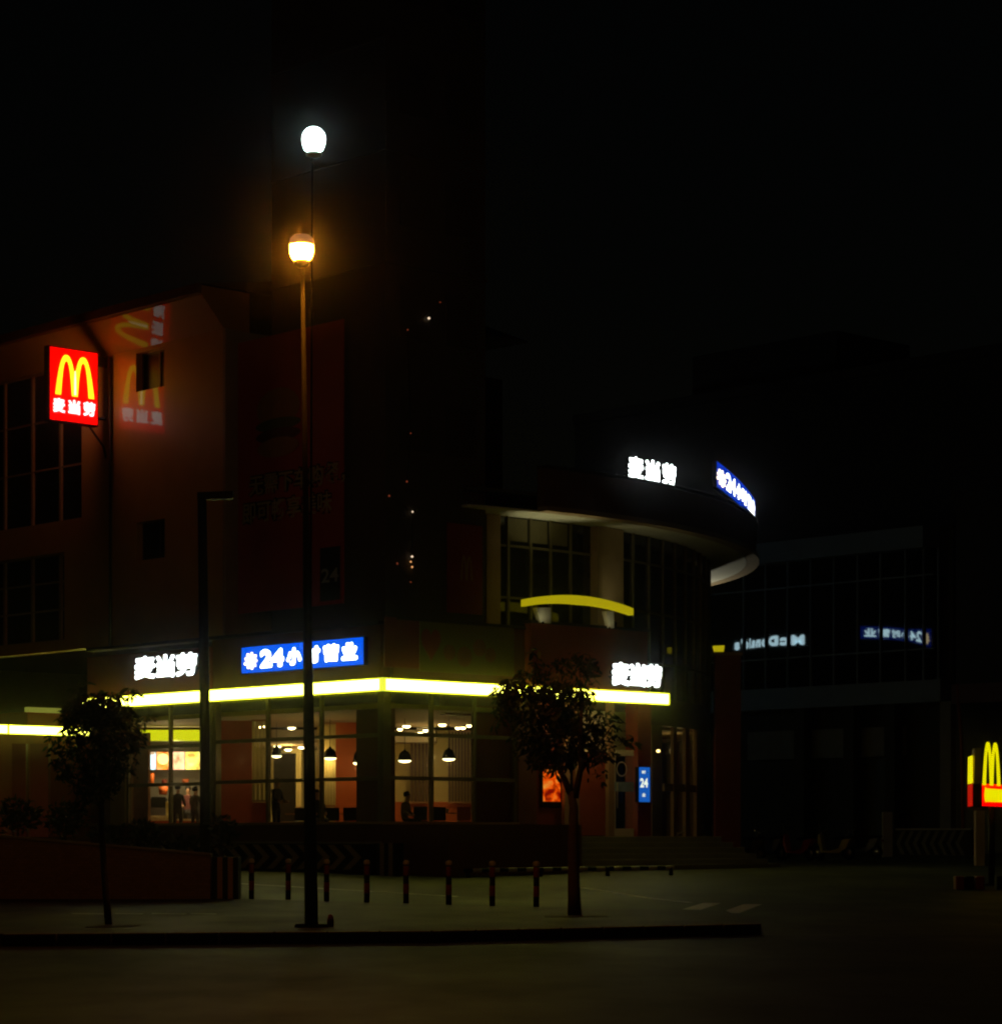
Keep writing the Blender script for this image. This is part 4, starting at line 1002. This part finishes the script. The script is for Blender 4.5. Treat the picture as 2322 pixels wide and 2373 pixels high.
chevrons(Q(2075, 0, 106), Q(2252, 0, 104), .8, 1.88, 9, True, 'low wall with faint chevrons behind the pylon sign at right')
# low striped rail
rl = thing('low_rail', T(1400, 72.6), 'long low black and white striped rail in front of the steps', 'railing')
q = MB(); ra, rbb = T(1075, 72.0, .19), T(1562, 73.4, .22); n = 24
for i in range(n): q.tube([ra.lerp(rbb, i / n), ra.lerp(rbb, (i + 1) / n)], .055, 8, i % 2)
q.build('rail', [M['black'], M['white_paint']], rl)
for t_ in (.02, .36, .68, .985): 
    c = ra.lerp(rbb, t_); part('leg', MB().tube([V((c.x, c.y, zt(c.y) - .05)), c], .06, 8), M['black'], rl)

# ================================================================== INTERIOR THINGS
warm = (1, .64, .20)
dl_m = lit('downlight_lens', (1, .78, .36), 18)
def downlight(px, py, zc, label, r=.11):
    if zc > 5: zc = min(zc, CAMZ + (HZ - py) / F * 88.6)
    Y = F * (zc - CAMZ) / (HZ - py); c = Q(px, py, Y)
    q = MB().lathe(c, [(r, -.005), (r * .9, -.035), (r * .6, -.06), (0, -.07)], 14, 0).lathe(c, [(r, -.008), (r + .03, -.008), (r + .03, max(.02, (5.36 if zc > 5 else 4.86) - zc))], 14, 1)
    o = q.build('downlight', [dl_m, M['white_paint']], loc=c)
    return tag(o, label, 'ceiling light', 'round recessed ceiling lights')
D = [(676, 1686.5, 5.34, 'downlight alone on the upper ceiling in the middle window'), (604, 1683.5, 5.34, 'left of the paired downlights behind the slat screen'), (616, 1683, 5.34, 'right of the paired downlights behind the slat screen'),
     (643, 1729.5, 4.85, 'lower-ceiling downlight left, above the dark pillar'), (668, 1737, 4.85, 'lower-ceiling downlight deepest in the middle window'), (699, 1731.5, 4.85, 'lower-ceiling downlight beside the amber lamp post'),
     (942, 1682.5, 5.34, 'bright downlight above the left pendant in the corner window'), (927, 1689.5, 5.34, 'downlight nearest the corner post in the corner window'), (986, 1692, 5.34, 'downlight next to the middle mullion of the corner window'), (974, 1697.5, 5.34, 'faint low downlight left of the middle mullion'),
     (1025, 1679, 5.34, 'bright single downlight over the right pendant'), (1061, 1686.5, 5.34, 'left one of three small downlights at the corner window right'), (1073, 1686, 5.34, 'middle one of three small downlights at the corner window right'), (1087, 1681, 5.34, 'right one of three small downlights at the corner window right')]
for i, (px, py, zc, lab) in enumerate(D): downlight(px, py, zc, lab, .13 if i in (0, 3, 4, 5, 6, 10) else .085)
pn_m = lit('pendant_glow', (1, .84, .42), 5)
def pendant(px, py, Y, label, r=.21, zc=5.35):
    c = Q(px, py, Y)
    o = thing('pendant_lamp', c, label, 'pendant lamp', 'black dome pendant lamps')
    part('shade', MB().lathe(c, [(r, .0), (r * .98, .07), (r * .82, .20), (r * .55, .28), (.05, .31), (.03, .36)], 20), M['matt_black'], o)
    part('bulb', MB().lathe(c, [(r * .97, .012), (r * .95, -.018), (r * .7, -.05), (r * .35, -.066), (0, -.07)], 18), pn_m, o)
    part('cord', MB().tube([c + V((0, 0, .35)), V((c.x, c.y, zc))], .01, 6), M['matt_black'], o)
    l = bpy.data.lights.new('pendant_light', 'POINT'); l.energy = 9; l.color = warm; l.shadow_soft_size = .12
    lo = bpy.data.objects.new('pendant_light', l); COL.objects.link(lo); lo.parent = o; lo.location = (0, 0, -.12)
pendant(765, 1757, 82.6, 'black dome pendant right of the lamp post in the middle window')
pendant(938, 1763, 82.2, 'black dome pendant left of the mullion in the corner window')
pendant(1040, 1759, 82.2, 'black dome pendant right of the mullion in the corner window')
pendant(826, 1768, 83.6, 'small pendant against the orange wall, half hidden by the brown panel', .11)
pendant(641, 1752, 84.4, 'pendant with pale rim hanging before the dark pillar', .17)
# wash lights: some near downlight clusters, others added without a fixture to brighten panels
def wash(px, Y, z, e, col=warm, label=None):
    l = bpy.data.lights.new('wash_fill', 'POINT'); l.energy = e; l.color = col; l.shadow_soft_size = .15
    lo = bpy.data.objects.new('wash_fill', l); COL.objects.link(lo); lo.location = V((Q(px, 0, Y).x, Y, z)); return lo
wash(665, 92, 4.6, 95); wash(1000, 87.0, 4.3, 50); wash(735, 82.6, 4.2, 22); wash(560, 80.6, 4.0, 4.0); wash(603, 79.7, 4.6, 3.0); wash(405, 89.6, 4.2, 190, (1, .72, .32)); wash(1385, 79.8, 5.0, 22, (1, .55, .2)); wash(1560, 90, 4.6, 14)
# slat screens and curtains
def slats(label, px0, px1, n, Y, z0, z1, w=.05, m_='cream', name='slat_screen', hang=False):
    o = thing(name, Q((px0 + px1) / 2, HZ, Y) + V((0, 0, z0 - CAMZ)), label, 'screen')
    q = MB(); xa, xb = Q(px0, 0, Y).x, Q(px1, 0, Y).x
    for i in range(n):
        x = xa + (xb - xa) * (i + .5) / n; q.box(x - w / 2, x + w / 2, Y, Y + .1, z0, z1)
    part('slats', q, M[m_], o); part('rail', MB().box(xa, xb, Y - .01, Y + .11, z1 + .002, z1 + .06).box(xa, xb, Y - .01, Y + .11, z0 - .06, z0 - .002), M['wood'], o)
slats('cream slat screen left in the middle window before the dark red panel', 583, 621, 4, 80.6, 2.75, 5.2, .09)
slats('cream slat screen right of the lamp post in the middle window', 751, 778, 4, 82.9, 2.62, 5.2, .08)
slats('bright cream slats seen deep behind the dark pillar', 678, 698, 3, 94, 2.7, 4.8, .12)
slats('brown slats standing before the cream wall, left half of the corner window', 950, 993, 5, 90.0, 2.83, 5.25, .10, 'darkwood')
slats('brown slats standing before the cream wall, right half of the corner window', 1038, 1096, 8, 90.0, 2.83, 5.25, .08, 'darkwood')
# menu boards
mcol = [((.72, .9, 1), 2.0, 347, 361), ((1, .30, .02), 1.7, 363, 393), ((1, .36, .2), 2.0, 399, 428), ((.95, .8, .1), 1.7, 430, 470)]
mlab = ['narrow bluish white menu board, leftmost above the counter', 'orange menu board with a round burger glow', 'pinkish menu board right of the window mullion', 'yellow menu board beside the black arm post']
def menu_mat(c, s, seed):
    m_ = lit('menu_light', c, s); t = m_.node_tree; tc = t.nodes.new('ShaderNodeTexCoord'); nz = t.nodes.new('ShaderNodeTexNoise'); nz.inputs['Scale'].default_value = 2.4
    mp = t.nodes.new('ShaderNodeMapping'); mp.inputs['Location'].default_value = (seed * 3.1, 0, seed); cr = t.nodes.new('ShaderNodeValToRGB')
    cr.color_ramp.elements[0].position = .36; cr.color_ramp.elements[0].color = (c[0] * .5, c[1] * .2, c[2] * .1, 1); cr.color_ramp.elements[1].position = .66; cr.color_ramp.elements[1].color = (.5 + c[0] * .5, .42 + c[1] * .5, .25 + c[2] * .5, 1)
    e = cr.color_ramp.elements.new(.46); e.color = (*c, 1)
    t.links.new(tc.outputs['Object'], mp.inputs[0]); t.links.new(mp.outputs[0], nz.inputs['Vector']); t.links.new(nz.outputs['Fac'], cr.inputs[0]); t.links.new(cr.outputs[0], t.nodes['Principled BSDF'].inputs['Emission Color'])
    return m_
for i, (c, s, p0_, p1_) in enumerate(mcol):
    Y = 92.0; x0, x1 = Q(p0_, 0, Y).x, Q(p1_, 0, Y).x; z0, z1 = CAMZ + (HZ - 1784) / F * Y, CAMZ + (HZ - 1743) / F * Y
    o = thing('menu_board', V(((x0 + x1) / 2, Y, z0)), mlab[i], 'menu board', 'lit menu boards above the counter')
    part('frame', MB().box(x0 - .02, x1 + .02, Y + .02, Y + .12, z0 - .03, z1 + .03), M['matt_black'], o)
    part('display', MB().box(x0, x1, Y, Y + .018, z0, z1), menu_mat(c, s, i), o)
    if i == 1: part('food_picture', MB().lathe(V(((x0 + x1) / 2, Y - .002, (z0 + z1) / 2 + .06)), [(0, .01), (.16, .008), (.2, 0)], 20, axis=V((0, -1, 0))), lit('burger_light', (1, .75, .25), 2.2), o)
o = MB().wall(Q(344, 0, 92.6), Q(472, 0, 92.6), .5, 1.6, CAMZ + (HZ - 1852) / F * 92.6).build('kitchen_rack', mat('dark_kitchen_steel', (.035, .022, .014), .5, .5, 6))
tag(o, 'dark kitchen equipment rack behind the service counter', 'rack')
# lime light box over the menu
o = MB().wall(Q(322, 0, 88), Q(468, 0, 88), .2, CAMZ + (HZ - 1717) / F * 88, CAMZ + (HZ - 1692) / F * 88).build('ceiling_lightbox', lit('lime_ceiling_light', (.62, .62, .005), 1.25))
tag(o, 'lime yellow lit bulkhead above the menu boards', 'light box')
# counter with things on it
ct = thing('service_counter', T(400, 90) * 1, 'service counter with pale worktop under the menu boards', 'counter')
ct.location.z = 1.6
Yc = 89.0
part('front', MB().wall(Q(344, 0, Yc), Q(470, 0, Yc), .7, 1.6, 2.15), M['orange'], ct)
part('worktop', MB().wall(Q(342, 0, Yc - .08), Q(472, 0, Yc - .08), .85, 2.153, 2.22), M['white'], ct)
def clutter(name, label, px0, px1, y0, y1, Y, m_, cat, dep=.3):
    q = MB().wall(Q(px0, 0, Y), Q(px1, 0, Y), dep, CAMZ + (HZ - y1) / F * Y, CAMZ + (HZ - y0) / F * Y)
    return tag(q.build(name, m_, bevel=.03), label, cat)
mk = thing('cash_register', Q(372, 1898, 89.3), 'dark cash register on the left end of the counter', 'register')
part('screen', MB().ob(Q(350, 1872, 89.3), V((.5, 0, 0)), V((0, .05, .02)), V((0, .08, .36))), M['black'], mk)
part('body', MB().ob(Q(348, 1898.3, 89.2), V((.55, 0, 0)), V((0, .4, 0)), V((0, 0, .12))), M['tan'], mk)
clutter('paper_bag', 'cream paper bag standing on the counter left of the mullion', 384, 392, 1858, 1898, 89.25, M['cream'], 'bag', .15)
def drum(name, label, px, y1, r, h, Y, m_, cat):
    c = Q(px, y1, Y); q = MB().lathe(c, [(0, 0), (r * .8, 0), (r, h * .9), (r * .6, h), (0, h)], 14); return tag(q.build(name, m_), label, cat)
drum('paper_lantern', 'orange round hanging decoration above the counter, left', 378, 1842, .17, .3, 90, M['orange'], 'decoration')
drum('paper_lantern', 'orange red hanging decoration against the grey wall', 381, 1818, .11, .18, 92, M['red_paint'], 'decoration')
drum('paper_lantern', 'orange decoration right of the mullion over the heads', 430, 1816, .13, .16, 92, M['orange'], 'decoration')
drum('paper_lantern', 'tall orange cup-shaped decoration at the wood panel edge', 352, 1815, .09, .35, 90.5, M['orange'], 'decoration')
# tables, chairs
def table(px, Y, label, w=.7):
    c = V((Q(px, 0, Y).x, Y, 1.6)); o = thing('dining_table', c, label, 'table', 'dining tables by the windows')
    part('tabletop', MB().box(c.x - w / 2, c.x + w / 2, Y - .35, Y + .35, 2.31, 2.35), M['wood'], o)
    part('leg', MB().tube([c, c + V((0, 0, .71))], .04, 8), M['steel'], o); part('foot', MB().lathe(c, [(0, .03), (.22, .02), (.24, 0)], 14), M['steel'], o)
def chair(px, Y, label, m_='black', rot=0):
    c = V((Q(px, 0, Y).x, Y, 1.6)); o = thing('dining_chair', c, label, 'chair', 'dark dining chairs')
    part('seat', MB().box(c.x - .21, c.x + .21, Y - .21, Y + .21, 2.03, 2.08), M[m_], o)
    part('backrest', MB().box(c.x - .21, c.x + .21, Y - .24, Y - .2, 2.10, 2.52), M[m_], o)
    for sx in (-1, 1):
        for sy in (-1, 1): part('leg', MB().tube([c + V((sx * .18, sy * .18, 0)), c + V((sx * .18, sy * .18, .43))], .018, 6), M['steel'], o)
table(688, 82.8, 'dining table in the middle window left of the lamp post'); table(805, 82.3, 'dining table by the orange wall'); table(962, 79.3, 'dining table at the left pane of the corner window'); table(1062, 80.5, 'dining table at the right pane of the corner window')
chair(700, 81.9, 'dark chair in front of the bright counter front'); chair(772, 81.6, 'dark chair beside the orange wall table'); chair(812, 81.4, 'dark chair against the orange wall'); chair(975, 78.6, 'dark chair right of the seated person at the corner'); chair(1018, 79.8, 'dark chair next to the corner window mullion'); chair(1075, 80.0, 'dark chair at the right end of the corner window', 'darkred')
for i, px in enumerate((1029, 1036, 1066, 1079, 1090)):
    c = V((Q(px, 0, 80.0).x, 80.0, 2.42)); drum_l = ['paper cup leftmost on the right corner table', 'second paper cup from the mullion', 'paper cup in the middle of the right pane', 'paper cup right of the middle one', 'paper cup at the right pane edge'][i]
    tag(MB().lathe(V((c.x, 80.2, 2.352)), [(0, 0), (.035, 0), (.045, .12), (0, .12)], 10).build('paper_cup', M['white_paint']), drum_l, 'cup', 'paper cups on the table')
# people
def person(label, loc, pose, shirt, h=1.7, lean=0.0, turn=0.0):
    k = h / 1.7; up = .0 if pose == 'stand' else -.42
    vs = [(0, 0, .95), (0, .02, 1.12), (lean * .1, -.0, 1.32), (lean * .16, 0, 1.46), (lean * .2, -.02, 1.54), (lean * .22, -.04, 1.64), (lean * .22, -.03, 1.72)]
    rr = [(.15, .11), (.14, .1), (.17, .11), (.07, .07), (.06, .065), (.085, .10), (.06, .07)]
    ed = [(0, 1), (1, 2), (2, 3), (3, 4), (4, 5), (5, 6)]
    for sx in (-1, 1):
        i = len(vs)
        vs += [(sx * .17 + lean * .12, 0, 1.40), (sx * .23 + lean * .12, -.05, 1.14), (sx * .16 + lean * .1, -.27, 1.05), (sx * .13 + lean * .1, -.36, 1.08)]
        rr += [(.065, .065), (.045, .045), (.035, .035), (.04, .025)]; ed += [(2, i), (i, i + 1), (i + 1, i + 2), (i + 2, i + 3)]
        i = len(vs)
        if pose == 'stand': vs += [(sx * .1, 0, .86), (sx * .11, -.02, .48), (sx * .11, .02, .08), (sx * .12, -.14, .03)]
        else: vs += [(sx * .11, -.06, .90), (sx * .13, -.46, .90), (sx * .13, -.46, .50), (sx * .13, -.60, .45)]
        rr += [(.09, .09), (.06, .06), (.042, .042), (.045, .03)]; ed += [(0, i), (i, i + 1), (i + 1, i + 2), (i + 2, i + 3)]
    me = bpy.data.meshes.new('person'); me.from_pydata([(x * k, y * k, (z + up) * k) for x, y, z in vs], ed, []); me.update()
    o = bpy.data.objects.new('person', me); COL.objects.link(o)
    o.modifiers.new('skin', 'SKIN'); ss = o.modifiers.new('sub', 'SUBSURF'); ss.levels = 2; ss.render_levels = 2
    for i, r in enumerate(rr): me.skin_vertices[0].data[i].radius = (r[0] * k, r[1] * k)
    me.skin_vertices[0].data[0].use_root = True
    bpy.context.view_layer.update(); dgp = bpy.context.evaluated_depsgraph_get()
    m2 = bpy.data.meshes.new_from_object(o.evaluated_get(dgp)); bpy.data.objects.remove(o)
    for m_ in (SKIN, shirt, TROU): m2.materials.append(m_)
    for p in m2.polygons:
        c = p.center; z = c.z / k - up
        p.material_index = 0 if (z > 1.47 or (c.y / k < -.2 and 1.0 < z < 1.2)) else (1 if z > .96 else 2); p.use_smooth = True
    o = bpy.data.objects.new('person', m2); COL.objects.link(o); o.location = loc; o.rotation_euler = (0, 0, turn)
    tag(o, label, 'person')
    hq = MB().lathe(V(loc) + V((0, 0, 0)), [(0, .1), (.07, .095), (.1, .05), (.105, 0), (.095, -.05)], 14)
    ho = hq.build('hair', M['black'], o); ho.location = V((lean * .22 * k, .0, (1.685 + up) * k)); ho.rotation_euler = (-.25, 0, 0)
    return o
SKIN = mat('skin', (.40, .22, .14), .6, .1, 8); TROU = mat('dark_trousers', (.03, .03, .035), .8, .2, 8)
dk = mat('dark_jacket', (.02, .02, .024), .8, .3, 8); rd = mat('maroon_shirt', (.12, .03, .03), .8, .3, 8); gy = mat('grey_shirt', (.07, .065, .06), .8, .3, 8); ol = mat('olive_shirt', (.10, .08, .05), .8, .3, 8)
def at_floor(px, Y, z=1.6): return V((Q(px, 0, Y).x, Y, z))
person('person in dark jacket queuing at the counter right of the mullion', at_floor(412, 86.2), 'stand', dk, 1.66, 0, 2.9)
person('person in grey top behind the queue beside the arm post', at_floor(452, 87.2), 'stand', gy, 1.62, 0, 2.6)
person('staff member in maroon shirt behind the counter', at_floor(436, 90.6), 'stand', rd, 1.7, 0, .1)
person('person in olive top seated leaning at the corner window', at_floor(938, 78.4), 'sit', ol, 1.72, .7, 1.2)
person('person in dark top seated beside the amber lamp post', at_floor(738, 80.3), 'sit', dk, 1.85, -.3, .4)
person('person in dark clothes standing by the slat screen in the middle window', at_floor(640, 79.6), 'stand', dk, 1.72, .3, 1.0)
# entrance wall lamp
c = Q(1525.5, 1741, 84.9)
o = thing('wall_lamp', c, 'small warm wall lamp right of the entrance', 'lamp')
part('shade', MB().lathe(c + V((0, .06, 0)), [(.03, -.05), (.08, 0), (.03, .05)], 12), M['matt_black'], o)
part('bulb', MB().lathe(c, [(0, -.05), (.055, -.025), (.06, .0), (.055, .025), (0, .05)], 12), lit('wall_lamp_bulb', (1, .6, .2), 5), o)
# string of bulbs on the dark right tower face
sl = thing('string_light', W(Ra(960, .3), .3, Rz(960, 1400, .3)), 'string of tiny warm bulbs hanging on the dark tower face', 'lights')
bl_ = [(994, 737, .6, 3), (1020, 700, .35, .6), (945, 764, .4, .4), (952, 1004, .35, .5), (943, 1116, .5, .3), (902, 1149, .5, .5), (956, 1186, .45, 2.5), (955, 1290, .55, 3), (952, 1302, .45, 1.6), (955, 1314, .5, 2.2), (921, 1306, .5, .8), (952, 1349, .4, .3)]
bm_ = [lit('warm_bulb', (1, .75, .5), 1.3), lit('dim_red_bulb', (.8, .15, .06), .2), lit('orange_bulb', (1, .45, .15), 1.1)]
pts = [W(Ra(p, .36), .36, Rz(p, y, .36)) for p, y, _, _ in bl_]
part('cable', MB().tube(pts, .008, 5), M['matt_black'], sl)
for (p, y, r, e), c in zip(bl_, pts):
    part('bulb', MB().lathe(c, [(0, -.07 * r), (.07 * r, 0), (0, .07 * r)], 10), bm_[0] if e > 2.3 else (bm_[2] if e > 1.2 else bm_[1]), sl)

# ================================================================== GLASS BUILDING (right, behind)
GB = thing('glass_building', W(GA + 6, 22, 1.0), 'dark glass office building that mirrors two signs, right background', 'building')
gb0, gb1 = Lb(2190, GA), 44.0
def gz(px, py): return Lz(px, py, GA)
zt1, zt0 = gz(1950, 1243), gz(1950, 1291); zs1, zs0 = gz(1950, 1588), gz(1950, 1638)
part('glass_front', MB().fb(GA, GA + .1, gb0 + .6, gb1, zs1, zt0), M['darkglass'], GB)
part('roof_band', MB().fb(GA - .6, GA + .6, Lb(2157, GA), gb1, zt0 + .003, zt1), M['bluegrey'], GB)
part('spandrel', MB().fb(GA - .35, GA + .6, gb0, gb1, zs0, zs1 - .003), M['bluegrey'], GB)
q = MB()
for px in (1725, 1776, 1827, 1880, 1934, 1989, 2042, 2100, 2142, 2176): 
    c = Lb(px, GA); q.fb(GA - .10, GA - .002, c - .035, c + .035, zs1 + .002, zt0)
for z in (zs1 + (zt0 - zs1) * .24, zs1 + (zt0 - zs1) * .80): q.fb(GA - .07, GA - .003, gb0 + .6, gb1, z - .035, z + .035)
part('mullion', q, M['bluegrey'], GB)
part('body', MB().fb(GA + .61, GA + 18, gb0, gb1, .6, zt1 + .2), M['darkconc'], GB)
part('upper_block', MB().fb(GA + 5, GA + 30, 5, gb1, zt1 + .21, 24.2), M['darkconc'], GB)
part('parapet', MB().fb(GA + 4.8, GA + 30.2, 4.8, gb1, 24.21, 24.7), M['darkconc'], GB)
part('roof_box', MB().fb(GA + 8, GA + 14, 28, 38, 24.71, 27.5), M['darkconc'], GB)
for p0_, p1_ in ((1722, 1838), (1866, 2082)):
    part('shop_board', MB().fb(GA + .3, GA + .58, Lb(p1_, GA), Lb(p0_, GA), gz(1900, 1757), gz(1900, 1690)), M['concrete'], GB)
for px in (1860, 1975, 2070, 2200):
    c = Lb(px, GA); part('column', MB().fb(GA - .3, GA + .4, c - .3, c + .3, .6, zs0 - .003), M['darkconc'] if px != 2200 else M['concrete'], GB)
part('shutter', MB().fb(GA + .45, GA + .6, Lb(2060, GA), Lb(1985, GA), 1, gz(1900, 1765)), M['darkframe'], GB)
# shop at the far right
SH = thing('shop_building', T(2280, 112), 'dark shop with a rust red drainpipe and canopy at the right edge', 'building')
part('wall', MB().wall(Q(2215, 0, 113), Q(2500, 0, 109), 6, .6, 18), M['darkconc'], SH)
part('canopy', MB().wall(Q(2205, 0, 110.5), Q(2500, 0, 106), 1.2, CAMZ + (HZ - 1630) / F * 110, CAMZ + (HZ - 1585) / F * 110), M['brown'], SH)
part('drainpipe', MB().tube([Q(2218, 1585, 110.3), Q(2228, 1720, 110.3), Q(2232, 1935, 110.3)], .07, 8), M['redbrown'], SH)
part('shutter', MB().wall(Q(2240, 0, 112.4), Q(2480, 0, 109), .2, .9, 6.6), M['darkframe'], SH)
# ================================================================== SCOOTERS AND LITTER
def wheel(q, c, r, n=18):
    ax = V((0, 1, 0)); q.lathe(c + V((0, -.05, 0)), [(r * .62, 0), (r * .9, 0), (r, .03), (r, .07), (r * .9, .1), (r * .62, .1)], n, axis=ax)
def scooter(label, colr):
    o = thing('parked_scooter', (0, 0, 0), label, 'scooter', 'scooters parked by the steps')
    bd_m = mat('scooter_paint', colr, .3, .1, 5, coat=.6)
    side = [(-.62, .62), (-.75, .78), (-.35, .74), (-.2, .42), (.22, .32), (.42, .34), (.55, .9), (.62, .95), (.66, .6), (.5, .26), (-.2, .22), (-.5, .4)]
    q = MB().hexa([V((x, -.13, z)) for x, z in side], [V((x, .13, z)) for x, z in side]); q.build('body', bd_m, o, bevel=.03)
    MB().hexa([V((x, -.14, z)) for x, z in ((-.72, .77), (.0, .72), (.02, .80), (-.3, .84), (-.74, .86))], [V((x, .14, z)) for x, z in ((-.72, .77), (.0, .72), (.02, .80), (-.3, .84), (-.74, .86))]).build('seat', M['matt_black'], o, bevel=.02)
    for x in (-.55, .66):
        q = MB(); wheel(q, V((x, 0, .25)), .25); w_ = q.build('wheel', M['matt_black'], o)
        MB().lathe(V((x, -.035, .25)), [(0, 0), (.155, 0), (.155, .07), (0, .07)], 14, axis=V((0, 1, 0))).build('rim', M['steel'], w_)
    MB().tube([V((.6, 0, .9)), V((.55, 0, 1.03))], .03, 8).tube([V((.48, -.33, 1.05)), V((.55, 0, 1.03)), V((.48, .33, 1.05))], .016, 8).build('handlebar', M['steel'], o)
    MB().lathe(V((.63, 0, .86)), [(0, .05), (.07, .03), (.08, 0)], 12, axis=V((1, 0, .1)).normalized()).build('headlight', M['white_paint'], o)
    for sy in (-1, 1): MB().tube([V((.5, sy * .22, 1.05)), V((.47, sy * .28, 1.2))], .008, 6).lathe(V((.47, sy * .28, 1.23)), [(0, 0), (.055, 0), (.055, .015), (0, .015)], 10, axis=V((1, 0, 0))).build('mirror', M['steel'], o)
    MB().tube([V((.62, 0, .55)), V((.66, 0, .25))], .03, 8).build('fork', M['steel'], o)
    MB().box(-.82, -.78, -.07, .07, .62, .7).build('tail_light', M['red_paint'], o)
    return o
base = scooter('dark scooter nearest the steps', (.12, .12, .14))
red = scooter('red scooter in the middle of the parked row', (.5, .05, .05))
yel = scooter('olive yellow scooter right of the red one', (.5, .45, .1))
def put(o, px, Y, rot, lab=None): o.location = T(px, Y); o.rotation_euler = (0, 0, rot); 
put(base, 1605, 87.2, 2.6); put(red, 1850, 92, 2.3); put(yel, 1935, 93, 2.5)
dup(base, T(1665, 89.5), 'dark scooter second from the steps, behind the carton', 2.4); dup(base, T(1725, 91), 'dark scooter beside the pale sack', 2.7); dup(base, T(1785, 93), 'dark scooter left of the red one', 2.2); dup(base, T(2000, 95), 'dark scooter rightmost in the parked row', 2.5)
o = MB().ob(T(1648, 85.2, -.02), V((.42, .05, 0)), V((-.04, .3, 0)), V((0, 0, .3))).build('carton', mat('pinkish_carton', (.45, .25, .2), .8, .2, 5), bevel=.02)
tag(o, 'pinkish cardboard carton on the ground at the right end of the steps', 'carton')
c = T(1715, 85.6, -.02)
o = MB().lathe(c, [(0, 0), (.24, .02), (.29, .2), (.24, .4), (.1, .5), (.05, .54), (.1, .6), (0, .6)], 14).build('sack', mat('pale_sack', (.42, .40, .33), .8, .3, 6, bump=.4))
tag(o, 'pale tied sack on the ground right of the carton', 'sack')
o = MB().wall(Q(2046, 0, 100), Q(2068, 0, 100), .25, zt(100) - .05, CAMZ + (HZ - 1882) / F * 100).build('concrete_post', M['concrete'])
tag(o, 'short pale post behind the parked scooters', 'post')

# ================================================================== HAZE
hz = MB().box(-90, 90, -6, 190, -1.2, 60).build('haze', None, loc=(0, 0, 0))
hz.data.materials.clear()
hm = bpy.data.materials.new('night_haze'); hm.use_nodes = True; t = hm.node_tree; t.nodes.remove(t.nodes['Principled BSDF'])
pv = t.nodes.new('ShaderNodeVolumePrincipled'); pv.inputs['Color'].default_value = (.9, .92, 1, 1); pv.inputs['Density'].default_value = .00028; pv.inputs['Anisotropy'].default_value = .99
t.links.new(pv.outputs[0], t.nodes['Material Output'].inputs['Volume']); hz.data.materials.append(hm)
struct(hz, 'stuff')
hz.hide_render = False
